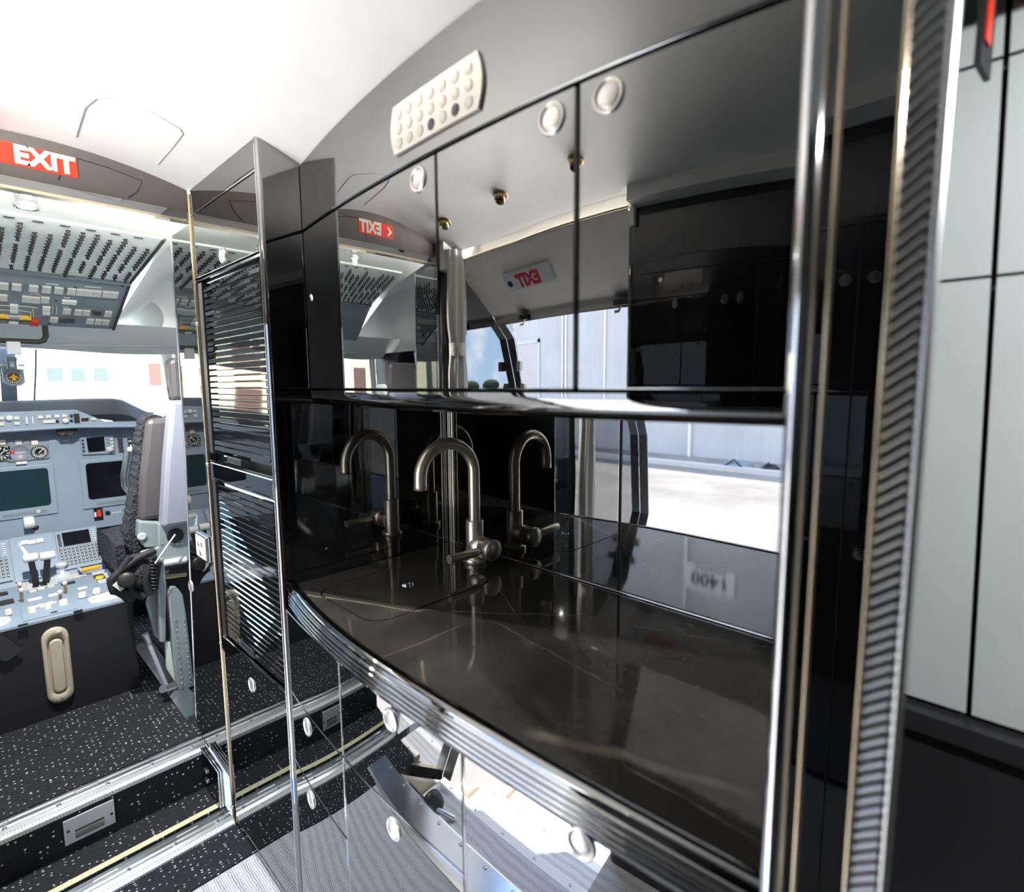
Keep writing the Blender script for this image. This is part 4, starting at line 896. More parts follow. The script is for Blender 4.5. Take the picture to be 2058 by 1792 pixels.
# autopilot panel in the front of the glareshield
yq = 3.205
AP = thing('autopilot_panel', 'blue grey autopilot panel with white keys along the front of the glareshield', 'control panel', (0.3, yq, 1.27))
pl = [P(-60, 833, y=yq), P(0, 829, y=yq), P(155, 824, y=yq), P(215, 848, y=yq), P(300, 846, y=yq), P(300, 858, y=yq), P(150, 857, y=yq), P(0, 868, y=yq), P(-60, 870, y=yq)]
pl = [(-0.33, yq, 1.245), (-0.33, yq, 1.262), (-0.09, yq, 1.264), (-0.05, yq, 1.30)] + [tuple(p) for p in pl[1:8]] + [(-0.05, yq, 1.225)]
obj('plate', MB().prism(pl, (0, 0.06, 0)), 'ck_blue', AP)
def apk(px, py, w, h, m, nm, d=0.008): c = P(px, py, y=yq); return obj(nm, MB().box((c.x-w, yq-d, c.z-h), (c.x+w, yq+0.001, c.z+h)), m, AP, bevel=0.0015)
for px, py, w, h in ((3, 840, 0.008, 0.007), (3, 852, 0.008, 0.007), (33, 840, 0.009, 0.007), (34, 851, 0.009, 0.006), (81, 838, 0.009, 0.007), (97, 837, 0.009, 0.007), (114, 836, 0.009, 0.007), (129, 835, 0.008, 0.007), (99, 847, 0.022, 0.007)): apk(px, py, w, h, 'keyw', 'key')
for px, py, r in ((18, 840, 0.012), (131, 845, 0.012)):
    c = P(px, py, y=yq); obj('selector_knob', MB().lathe(c, (0, -1, 0), [(r, 0), (r, 0.012), (r*0.8, 0.015), (0, 0.015)], 16), 'keyw', AP)
apk(53, 845, 0.0035, 0.016, 'keyw', 'thumb_wheel', 0.012); apk(66, 844, 0.0018, 0.016, 'white', 'scale_mark', 0.001)
apk(154, 840, 0.010, 0.021, 'knob', 'window'); apk(171, 843, 0.014, 0.008, 'knob', 'window', 0.002); apk(187, 842, 0.009, 0.005, 'keyw', 'key')
for px, py in ((143, 835), (143, 845), (115, 846)): c = P(px, py, y=yq); obj('rotary_knob', MB().lathe(c, (0, -1, 0), [(0.006, 0), (0.005, 0.010), (0, 0.010)], 12), 'knob', AP)
obj('lower_lip', MB().tube([(-0.32, yq, 1.236), P(0, 866, y=yq), P(150, 857, y=yq), P(300, 856, y=yq)], 0.008, 8), 'ck_blue', AP)
o = obj('air_outlet', MB().prism([P(112, 864, y=3.23), P(155, 862, y=3.23), P(156, 870, y=3.23), P(142, 876, y=3.23), P(118, 876, y=3.23)], (0, 0.03, 0)), 'knob', AP)
for px in (124, 140): obj('outlet_ring', MB().lathe(P(px, 869, y=3.228), (0, -1, 0), [(0.016, 0), (0.016, 0.003), (0.012, 0.004), (0.010, 0.001), (0, 0.001)], 16), 'ck_dark', o)
# instrument panel
IP = thing('instrument_panel', 'blue grey instrument panel with screens and dials under the glareshield', 'instrument panel', (0.3, YP, 0.95))
pz = P(190, 1050, y=YP).z
obj('plate', MB().prism([(-0.60, YP, 0.72), (-0.60, YP, 1.245), (1.0, YP, 1.245), (1.0, YP, 0.72), (0.44, YP, 0.72), (0.44, YP, 0.70), (-0.04, YP, 0.70), (-0.04, YP, 0.72)], (0, 0.03, 0)), 'ck_blue', IP)
def quad(nm, pts, m, d0=0.004, d1=0.0, par=None, bev=0.002, r=0):
    q = [P(a, b, y=YP-d0) for a, b in pts]; return obj(nm, MB().prism(q, (0, d0-d1, 0)), m, par or IP, bevel=bev)
def screen(x0, x1, z0, z1, m, nm='display'):
    b = obj(nm, MB().box((x0-0.022, YP-0.008, z0-0.045), (x1+0.022, YP, z1+0.018)), 'ck_blue', IP, bevel=0.006)
    rr = rrect((x0+x1)/2, (z0+z1)/2, (x1-x0)/2, (z1-z0)/2, 0.014, 5); obj('screen', MB().prism([(x, YP-0.0095, z) for x, z in rr], (0, 0.004, 0)), m, b)
    obj('key_bar', MB().box((x0+0.03, YP-0.010, z0-0.030), (x1-0.02, YP-0.007, z0-0.018)), 'ck_grey', b)
    obj('bright_key', MB().box((x1-0.055, YP-0.012, z0-0.030), (x1-0.042, YP-0.007, z0-0.016)), 'ltgrey', b)
    return b
screen(0.088, 0.288, 0.868, 1.045, 'screen'); screen(0.428, 0.628, 0.868, 1.048, 'screenb'); screen(-0.13, 0.045, 0.868, 1.045, 'screenb'); screen(-0.48, -0.28, 0.868, 1.045, 'screenb'); screen(0.68, 0.86, 0.868, 1.045, 'screenb')
def dial(px, py, r, face, ring='ck_grey', hands=True, n=10):
    c = P(px, py, y=YP-0.004); s = obj('round_gauge', MB().box((c.x-r*1.12, YP-0.010, c.z-r*1.12), (c.x+r*1.12, YP, c.z+r*1.12)), ring, IP, bevel=0.008)
    f = obj('gauge_face', MB().lathe((c.x, YP-0.010, c.z), (0, -1, 0), [(r, 0), (r, 0.002), (r*0.94, 0.003), (r*0.92, 0.001), (0, 0.001)], 28), face, s)
    if hands:
        for k in range(n):
            a = 2*pi*k/n; obj('gauge_mark', MB().obox((c.x+r*0.72*math.cos(a), YP-0.0118, c.z+r*0.72*math.sin(a)), (math.cos(a), 0, math.sin(a)), (0, 1, 0), (-math.sin(a), 0, math.cos(a)), r*0.16, 0.0006, r*0.05), 'white', s)
        obj('gauge_needle', MB().obox((c.x+r*0.2, YP-0.0125, c.z+r*0.2), (0.7, 0, 0.7), (0, 1, 0), (-0.7, 0, 0.7), r*0.42, 0.0006, r*0.05), 'white', s)
    return s
dial(2, 911, 0.032, 'knob', n=12); h = dial(39, 909, 0.036, 'seatshell', hands=False); dial(79, 908, 0.031, 'knob', n=20)
c = P(39, 909, y=YP-0.013)
obj('horizon_bar', MB().box((c.x-0.022, c.y, c.z-0.002), (c.x+0.022, c.y+0.001, c.z+0.001)), 'white', h); obj('red_flag', MB().box((c.x-0.028, c.y, c.z-0.004), (c.x-0.016, c.y+0.001, c.z+0.008)), 'red', h)
for px, py in ((37, 930), (48, 929)): c = P(px, py, y=YP); obj('setting_key', MB().box((c.x-0.009, YP-0.016, c.z-0.006), (c.x+0.009, YP, c.z+0.006)), 'cream', h, bevel=0.002)
for i, (px, m) in enumerate(((4, 'cream'), (21, 'seatshell'), (37, 'ltgrey'), (53, 'seatshell'), (69, 'cream'))):
    c = P(px, 888.5, y=YP); obj('warning_key', MB().box((c.x-0.012, YP-0.012, c.z-0.011), (c.x+0.012, YP, c.z+0.011)), m, IP, bevel=0.002)
# small display unit right of centre
b = quad('radio_display', [(161, 879), (228, 873), (231, 911), (165, 914)], 'ck_blue', 0.012)
quad('screen', [(173, 880), (209, 877), (212, 906), (178, 909)], 'screenb', 0.0135, 0.010, b, 0)
for r_ in range(4): c = P(166+r_*0.8, 885+r_*7, y=YP-0.012); obj('side_key', MB().box((c.x-0.004, YP-0.016, c.z-0.005), (c.x+0.004, YP-0.012, c.z+0.005)), 'knob', b)
for r_ in range(3):
    for q_ in range(2): c = P(216+q_*8+r_, 882+r_*7, y=YP-0.012); obj('side_key', MB().box((c.x-0.006, YP-0.016, c.z-0.005), (c.x+0.006, YP-0.012, c.z+0.005)), 'keyw' if q_ else 'ck_grey', b)
c = P(221, 903, y=YP-0.012); obj('tuning_knob', MB().lathe(c, (0, -1, 0), [(0.016, 0), (0.015, 0.010), (0.010, 0.012), (0.008, 0.020), (0, 0.020)], 18), 'keyw', b)
for px, py, m in ((240, 880, 'keyd'), (241, 888, 'keyd'), (242, 897, 'keyd'), (243, 904, 'keyd')): c = P(px, py, y=YP); obj('key', MB().box((c.x-0.010, YP-0.010, c.z-0.009), (c.x+0.010, YP, c.z+0.009)), m, IP, bevel=0.002)
pq = quad('registration_plate', [(256, 881), (281, 879), (284, 899), (259, 901)], 'knob', 0.004, 0.0, None, 0)
o = obj('lettering', text_mesh('N119P', 0.016, 0.0003, 0.0006), 'white', pq); place(o, frame(P(269, 886, y=YP-0.0046), (1, 0, 0), (0, 0, 1), (0, -1, 0)))
for k in range(4): c = P(263+k*5.5, 895-k*0.3, y=YP-0.0042); obj('legend_mark', MB().box((c.x-0.0035, YP-0.0046, c.z-0.006), (c.x+0.003, YP-0.004, c.z+0.006)), 'white', pq)
b = quad('trim_switch', [(188, 1022), (206, 1021), (208, 1043), (190, 1046)], 'knob', 0.006, 0, None, 0)
c = P(199, 1031, y=YP-0.006); obj('rocker', MB().box((c.x-0.008, YP-0.018, c.z-0.017), (c.x+0.008, YP-0.006, c.z+0.017)), 'red', b, bevel=0.003)
c = P(192, 1033, y=YP-0.006); obj('legend', MB().box((c.x-0.005, YP-0.0068, c.z-0.014), (c.x+0.003, YP-0.006, c.z+0.010)), 'white', b)
quad('socket', [(212, 1027), (221, 1027), (222, 1034), (212, 1034)], 'knob', 0.005, 0, None, 0)
for k in range(5): c = P(226+k*4, 1030-k*0.5, y=YP-0.0006); obj('legend_mark', MB().box((c.x-0.003, YP-0.0008, c.z-0.003), (c.x+0.002, YP, c.z+0.003)), 'white', IP)
for px in (106, 133): c = P(px, 885, y=YP); obj('legend_plate', MB().box((c.x-0.012, YP-0.001, c.z-0.004), (c.x+0.012, YP, c.z+0.004)), 'ltgrey', IP)
o = obj('legend', text_mesh('A', 0.012, 0.0002), 'white', IP); place(o, frame(P(120, 884, y=YP-0.001), (1, 0, 0), (0, 0, 1), (0, -1, 0)))
for s in (1, -1): struct('footwell_back' , MB().box((0.45, 3.45, ZF), (1.05, 3.47, 0.75)) if s > 0 else MB().box((-0.62, 3.45, ZF), (-0.05, 3.47, 0.75)), 'matblack', bpy.data.objects['floor_flight_deck'])
# right-hand control yoke
c = P(258, 965, y=3.10)
YK = thing('control_yoke', 'grey control yoke horn in front of the right screen', 'yoke', c)
hp = [P(a, b, y=3.08) for a, b in ((259, 906), (256, 930), (252, 955), (253, 975), (262, 988), (280, 997))]
obj('horn', MB().tube(hp, [0.022, 0.021, 0.020, 0.019, 0.019, 0.018], 14), 'steel', YK)
obj('trim_button', MB().lathe(P(261, 905, y=3.075), (0.0, -0.6, 0.8), [(0.012, 0), (0.011, 0.016), (0, 0.018)], 12), 'cream', YK)
h2 = [Vector((1.42-p.x+0.0, p.y, p.z)) for p in hp]; obj('horn', MB().tube(h2, 0.02, 12), 'steel', YK)
obj('hub', MB().box((0.62, 3.06, 0.84), (0.82, 3.11, 0.92)), 'ck_dark', YK, bevel=0.01)
obj('column', MB().tube([(0.72, 3.09, 0.88), (0.72, 3.2, 0.5), (0.72, 3.25, ZF)], 0.03, 12), 'ck_dark', YK)

# ------------------------------------------------------------------ centre pedestal
ZP = 0.556; PX0, PX1 = -0.04, 0.445; PY = 2.60
PD = thing('centre_pedestal', 'blue grey centre pedestal with black end panel between the pilot seats', 'pedestal', (0.2, 2.9, ZF))
obj('body', MB().box((PX0, PY+0.006, ZF), (PX1, 3.28, ZP-0.012)), 'matblack', PD)
obj('end_panel', MB().box((PX0, PY, ZF), (PX1, PY+0.006, ZP-0.010)), 'matblack', PD)
obj('top_plate', MB().box((PX0, PY-0.002, ZP-0.012), (PX1, 3.16, ZP)), 'ck_blue', PD, bevel=0.002)
c0, c1 = Vector((0, 3.13, ZP+0.01)), Vector((0, 3.29, 0.725)); vc, ncd = pl_axes(c0, c1); ncd = -ncd if ncd.y > 0 else ncd; ncd = ncd if ncd.y < 0 else -ncd
obj('sloped_plate', MB().prism([(PX0, 3.12, ZP-0.01), (PX0, 3.29, 0.735), (PX0, 3.29, ZP-0.01)], (PX1-PX0, 0, 0)), 'ck_blue', PD)
c1 = Vector((0, 3.29, 0.735)); c0 = Vector((0, 3.12, ZP-0.01)); vc = (c1-c0).normalized(); ncd = Vector((0, -vc.z, vc.y))
LC = (c1-c0).length
def cdu(x0, x1, lab):
    t = thing('flight_computer', lab, 'flight computer', ((x0+x1)/2, 3.2, 0.62), 'keyboard units on the pedestal')
    xm = (x0+x1)/2; w = (x1-x0)/2
    def at_(u_, v_, h_): return c0 + Vector((xm+u_*w, 0, 0)) + vc*(v_*LC) + ncd*h_
    def bx_(nm, u_, v_, hu, hv, h0, h1, m, par): return obj(nm, MB().obox(at_(u_, v_, (h0+h1)/2), (1, 0, 0), vc, ncd, hu*w, hv*LC, (h1-h0)/2), m, par)
    bx_('case', 0, 0.56, 1.0, 0.40, 0.0, 0.012, 'ck_blue', t)
    bx_('screen', -0.02, 0.78, 0.66, 0.145, 0.012, 0.0135, 'screenb', t)
    for s in (-1, 1):
        for k in range(6): bx_('line_key', s*0.84, 0.66+k*0.045, 0.075, 0.014, 0.012, 0.017, 'keyd' if s < 0 else 'ltgrey', t)
    KM = mesh('key', MB().obox((0, 0, 0), (1, 0, 0), vc, ncd, 0.052*w, 0.022*LC, 0.003)); KM.materials.append(M['keyd'])
    KL = mesh('key_legend', MB().obox((0, 0, 0), (1, 0, 0), vc, ncd, 0.024*w, 0.009*LC, 0.0004)); KL.materials.append(M['white'])
    for r_ in range(6):
        for q_ in range(10):
            o = obj('key', KM, None, t); p_ = at_(-0.86+q_*0.19, 0.585-r_*0.066, 0.014); place(o, Matrix.Translation(p_)); l_ = obj('key_legend', KL, None, o); l_.matrix_parent_inverse = Matrix.Identity(4); l_.matrix_basis = Matrix.Translation(ncd*0.0033)
    return t
cdu(0.285, 0.440, 'flight computer keypad with dark screen, right-hand one on the pedestal')
cdu(-0.035, 0.120, 'flight computer keypad with dark screen, left-hand one on the pedestal')
def onc(px, py): return Pn(px, py, c0, ncd)
q = onc(60, 1060)
def pbox(nm, px, py, hw, hl, h, m, par=None, z=ZP, bev=0.002): c = P(px, py, z=z); return obj(nm, MB().box((c.x-hw, c.y-hl, z), (c.x+hw, c.y+hl, z+h)), m, par or PD, bevel=bev)
def pknob(nm, px, py, r, h, m, z=ZP, ax=(0, 0, 1)): c = P(px, py, z=z); return obj(nm, MB().lathe(c, ax, [(r*1.1, 0), (r, h*0.15), (r*0.9, h*0.92), (r*0.7, h), (0, h)], 16), m, PD)
# centre gear column between the two keypads
o = obj('gear_panel', MB().obox(c0+Vector((0.203, 0, 0))+vc*(LC*0.55)+ncd*0.005, (1, 0, 0), vc, ncd, 0.075, LC*0.44, 0.005), 'ck_blue', PD)
cg = onc(58, 1062); obj('gear_lever', MB().tube([cg, cg+ncd*0.05], 0.008, 10), 'steel', o); obj('gear_wheel', MB().lathe(cg+ncd*0.055-Vector((0.018, 0, 0)), (1, 0, 0), [(0.024, 0), (0.027, 0.003), (0.027, 0.033), (0.024, 0.036)], 20), 'white', o)
ck = onc(72, 1063); obj('override_knob', MB().lathe(ck, ncd, [(0.011, 0), (0.011, 0.02), (0, 0.022)], 14), 'knob', o)
for px, py in ((49, 1093), (64, 1092), (80, 1089)): c = onc(px, py); obj('gear_key', MB().obox(c+ncd*0.012, (1, 0, 0), vc, ncd, 0.013, 0.011, 0.004), 'keyw', o)
for px, py in ((57, 1110), (80, 1107)): c = P(px, py, z=ZP+0.02); obj('rotary_knob', MB().lathe(c, (0, -0.5, 0.8), [(0.020, 0), (0.019, 0.006), (0.011, 0.008), (0.010, 0.018), (0, 0.018)], 18), 'ltgrey', PD)
# radio strip below the right keypad
for px, py, r, m in ((119, 1118, 0.011, 'keyw'), (144, 1114, 0.012, 'ltgrey'), (172, 1109, 0.012, 'ltgrey'), (132, 1110, 0.007, 'keyw'), (155, 1105, 0.007, 'keyw'), (117, 1112, 0.007, 'keyw'), (169, 1102, 0.007, 'keyw')): pknob('rotary_knob', px, py, r, 0.020, m, ZP+0.012)
# throttles
tb = P(75, 1177, z=ZP); tby = tb.y
for px0, px1, pl_ in ((45, 78, 68), (79, 112, 86)):
    c = P((px0+px1)/2, 1123-(px0-45)*0.12, y=tby); w = (P(px1, 1120, y=tby).x - P(px0, 1120, y=tby).x)/2-0.0015
    bx = P(pl_+6, 1177, y=tby)
    t = thing('throttle_lever', 'throttle lever with white roller grip, %s of the pair' % ('left' if px0 < 60 else 'right'), 'lever', (bx.x, tby, ZP), 'throttle levers')
    obj('arm', MB().prism([(c.x-0.011, tby-0.006, c.z), (c.x+0.011, tby-0.006, c.z), (bx.x+0.011, tby-0.006, ZP-0.002), (bx.x-0.011, tby-0.006, ZP-0.002)], (0, 0.014, 0)), 'knob', t)
    obj('grip', MB().lathe((c.x-w, tby, c.z+0.006), (1, 0, 0), [(0.014, 0), (0.018, 0.003), (0.018, 2*w-0.003), (0.014, 2*w)], 20), 'white', t)
pbox('throttle_gate', 77, 1172, 0.060, 0.075, 0.004, 'ltgrey')
for px, py in ((62, 1160), (62, 1178), (66, 1190), (83, 1185), (100, 1165), (103, 1180), (98, 1152)): pbox('gate_mark', px, py, 0.012, 0.012, 0.010, 'keyw')
for px, py in ((71, 1177), (87, 1174)): pbox('lever_slot', px, py, 0.012, 0.04, 0.0045, 'knob')
# red emergency T-handle
rb = P(23, 1158, z=ZP)
RH = thing('parking_brake_handle', 'red T-handle on a steel stem at the left of the throttles', 'lever', rb)
rt = P(22, 1118, y=rb.y)
obj('stem', MB().tube([rb, rt], 0.006, 10), 'steel', RH)
ra, rz_ = P(-40, 1128, y=rb.y), P(52, 1109, y=rb.y)
obj('cross_bar', MB().tube([ra, rt, rz_, rz_+Vector((0.004, 0, -0.018))], [0.009, 0.010, 0.009, 0.009], 10), 'red', RH)
obj('hub', MB().lathe((rt.x, rt.y, rt.z-0.012), (0, 0, 1), [(0.010, 0), (0.016, 0.014), (0.015, 0.026), (0, 0.028)], 14), 'red', RH)
obj('foot', MB().lathe((rb.x, rb.y, ZP), (0, 0, 1), [(0.022, 0), (0.022, 0.004), (0.012, 0.008)], 16), 'steel', RH)
pknob('red_knob', 4, 1172, 0.016, 0.022, 'red')
# flap lever and other hardware
c = P(124, 1148, z=ZP+0.02); obj('flap_lever_head', MB().lathe((c.x, c.y, ZP), (0, 0, 1), [(0.035, 0), (0.033, 0.012), (0.014, 0.018), (0.016, 0.040), (0.026, 0.048), (0.020, 0.062), (0, 0.064)], 18), 'ltgrey', PD)
pbox('flap_gate', 128, 1160, 0.055, 0.055, 0.003, 'ltgrey'); pbox('gate_mark', 115, 1151, 0.012, 0.016, 0.012, 'keyw'); pbox('gate_mark', 131, 1146, 0.012, 0.016, 0.012, 'keyw')
c1_, c2_ = P(164, 1146, z=ZP+0.03), P(199, 1138, z=ZP+0.03)
OL = thing('spoiler_lever', 'orange flat-headed lever at the right edge of the pedestal', 'lever', (c1_.x, c1_.y, ZP))
obj('head', MB().tube([c1_, (c1_+c2_)/2, c2_], 0.010, 10), 'orange', OL)
obj('arm', MB().tube([Vector((c1_.x, c1_.y, ZP+0.03)), P(143, 1132, z=ZP)], 0.006, 8), 'ltgrey', OL)
pbox('placard', 174, 1130, 0.035, 0.022, 0.002, 'white')
for r_ in range(2):
    for k in range(5): p_ = P(163+k*5.6, 1128+6*r_-k*1.0, z=ZP+0.002); obj('legend_mark', MB().box((p_.x-0.0045, p_.y-0.004, ZP+0.002), (p_.x+0.004, p_.y+0.004, ZP+0.0025)), 'knob', PD)
pbox('side_console', 208, 1160, 0.032, 0.10, 0.010, 'ltgrey'); pbox('slot', 201, 1163, 0.018, 0.045, 0.011, 'knob'); pknob('yellow_thumbwheel', 201, 1166, 0.017, 0.020, 'yellow')
for px, py, w, l, m in ((155, 1160, 0.012, 0.010, 'keyw'), (168, 1157, 0.012, 0.010, 'keyw'), (36, 1167, 0.014, 0.012, 'keyw'), (38, 1176, 0.014, 0.010, 'keyw'), (137, 1173, 0.024, 0.014, 'knob'), (166, 1183, 0.016, 0.012, 'cream'), (110, 1196, 0.020, 0.014, 'ck_green'), (70, 1205, 0.022, 0.014, 'ck_green'), (3, 1195, 0.02, 0.02, 'knob'), (8, 1212, 0.030, 0.028, 'knob')): pbox('key', px, py, w, l, 0.006, m)
for px, py, h in ((41, 1187, 0.03), (45, 1209, 0.05), (132, 1192, 0.045), (122, 1206, 0.035)):
    c = P(px, py, z=ZP); s = obj('toggle_switch', MB().tube([(c.x, c.y, ZP), (c.x, c.y-0.006, ZP+h)], 0.0055, 8), 'brass', PD); obj('toggle_tip', MB().lathe((c.x, c.y-0.006, ZP+h), (0, 0, 1), [(0.006, -0.006), (0.009, 0.0), (0.008, 0.008), (0, 0.011)], 10), 'cream', s)
# trim panel and cup holders at the aft edge
for (a, b) in (((45, 1243), (40, 1232)), ): pass
tp_ = [P(41, 1227, z=ZP+0.004), P(145, 1203, z=ZP+0.004), P(156, 1222, z=ZP+0.004), P(47, 1248, z=ZP+0.004)]
obj('trim_panel', MB().prism(tp_, (0, 0, -0.004)), 'ck_blue', PD)
for px, py, r in ((64, 1229, 0.013), (97, 1222, 0.011), (128, 1214, 0.015), (17, 1234, 0.012), (166, 1199, 0.014), (195, 1191, 0.015)): pknob('rotary_knob', px, py, r, 0.020, 'keyw', ZP+0.004)
for px, py in ((76, 1221), (84, 1218), (92, 1217), (101, 1214), (108, 1214), (86, 1222)): pbox('key', px, py, 0.010, 0.008, 0.010, 'keyw')
o = obj('legend_plate', MB().prism([P(102, 1230, z=ZP+0.0048), P(115, 1227, z=ZP+0.0048), P(116, 1229, z=ZP+0.0048), P(103, 1232, z=ZP+0.0048)], (0, 0, 0.0005)), 'knob', PD)
for cx2, cy2, nm in ((0.385, 2.675, 'right'), (0.015, 2.675, 'left')):
    t = thing('cup_tray', 'oval grey cup tray let into the aft edge of the pedestal, %s' % ('nearer the seat' if nm == 'right' else 'left one'), 'tray', (cx2, cy2, ZP), 'cup trays on the pedestal')
    ro = rrect(cx2, cy2, 0.070, 0.045, 0.035, 8); ri = rrect(cx2, cy2, 0.060, 0.036, 0.030, 8); rb_ = rrect(cx2, cy2, 0.048, 0.026, 0.022, 8)
    mb = MB(); cl = lambda r_, z: [(x, y, z) for x, y in r_+[r_[0]]]
    mb.grid([cl(ro, ZP), cl(ro, ZP+0.010), cl(ri, ZP+0.011), cl(rb_, ZP+0.002)]); mb.add([(x, y, ZP+0.002) for x, y in rb_], [tuple(range(len(rb_)))]); obj('dish', mb, 'ltgrey', t)
for px, py in ((157, 1229), (46, 1257)): pbox('latch', px, py, 0.014, 0.006, 0.006, 'knob')
# beige pull handle on the black end panel
hc = P(116, 1335, y=PY); hx = hc.x
PH = thing('recessed_grab_handle', 'long oval beige pull handle on the black end of the pedestal', 'handle', (hx, PY, hc.z))
def stad(hw, hz, n=10, cx=hx, cz=hc.z): return [(cx+hw*math.cos(a), cz+(hz-hw)+hw*math.sin(a)) for a in linsp(0, pi, n)] + [(cx+hw*math.cos(a), cz-(hz-hw)+hw*math.sin(a)) for a in linsp(pi, 2*pi, n)]
def ring_(r_, y): return [(x, y, z) for x, z in r_+[r_[0]]]
mb = MB(); o1, o2, o3, o4 = stad(0.040, 0.150), stad(0.036, 0.146), stad(0.026, 0.115), stad(0.024, 0.112)
mb.grid([ring_(o1, PY), ring_(o1, PY-0.010), ring_(o2, PY-0.014), ring_(o3, PY-0.014), ring_(o4, PY-0.003)]); mb.add([(x, PY-0.003, z) for x, z in o4], [tuple(range(len(o4)))]); obj('surround', mb, 'beige', PH)
o5 = stad(0.020, 0.106); o6 = stad(0.016, 0.100); mb = MB(); mb.grid([ring_(o5, PY-0.003), ring_(o5, PY-0.012), ring_(o6, PY-0.016)]); mb.add([(x, PY-0.016, z) for x, z in o6], [tuple(range(len(o6)))]); obj('grip', mb, 'beige', PH)
obj('thumb_catch', MB().lathe((hx+0.012, PY-0.014, hc.z+0.130), (0, -1, 0), [(0.010, 0), (0.009, 0.002), (0, 0.003)], 14), 'beige', PH)
obj('arrow_mark', MB().tube([(hx-0.004, PY-0.0145, hc.z-0.138), (hx, PY-0.0145, hc.z-0.126), (hx+0.004, PY-0.0145, hc.z-0.138)], 0.0008, 5), 'matblack', PH)
CG = thing('clear_guard', 'smoked clear plastic guard at the lower left of the pedestal end', 'guard', P(15, 1300, y=PY-0.02))
obj('flap', MB().prism([P(-20, 1265, y=PY-0.02), P(0, 1272, y=PY-0.02), P(47, 1305, y=PY-0.02), P(13, 1330, y=PY-0.02), P(-20, 1318, y=PY-0.02)], (0, 0.004, 0)), 'satin', CG)

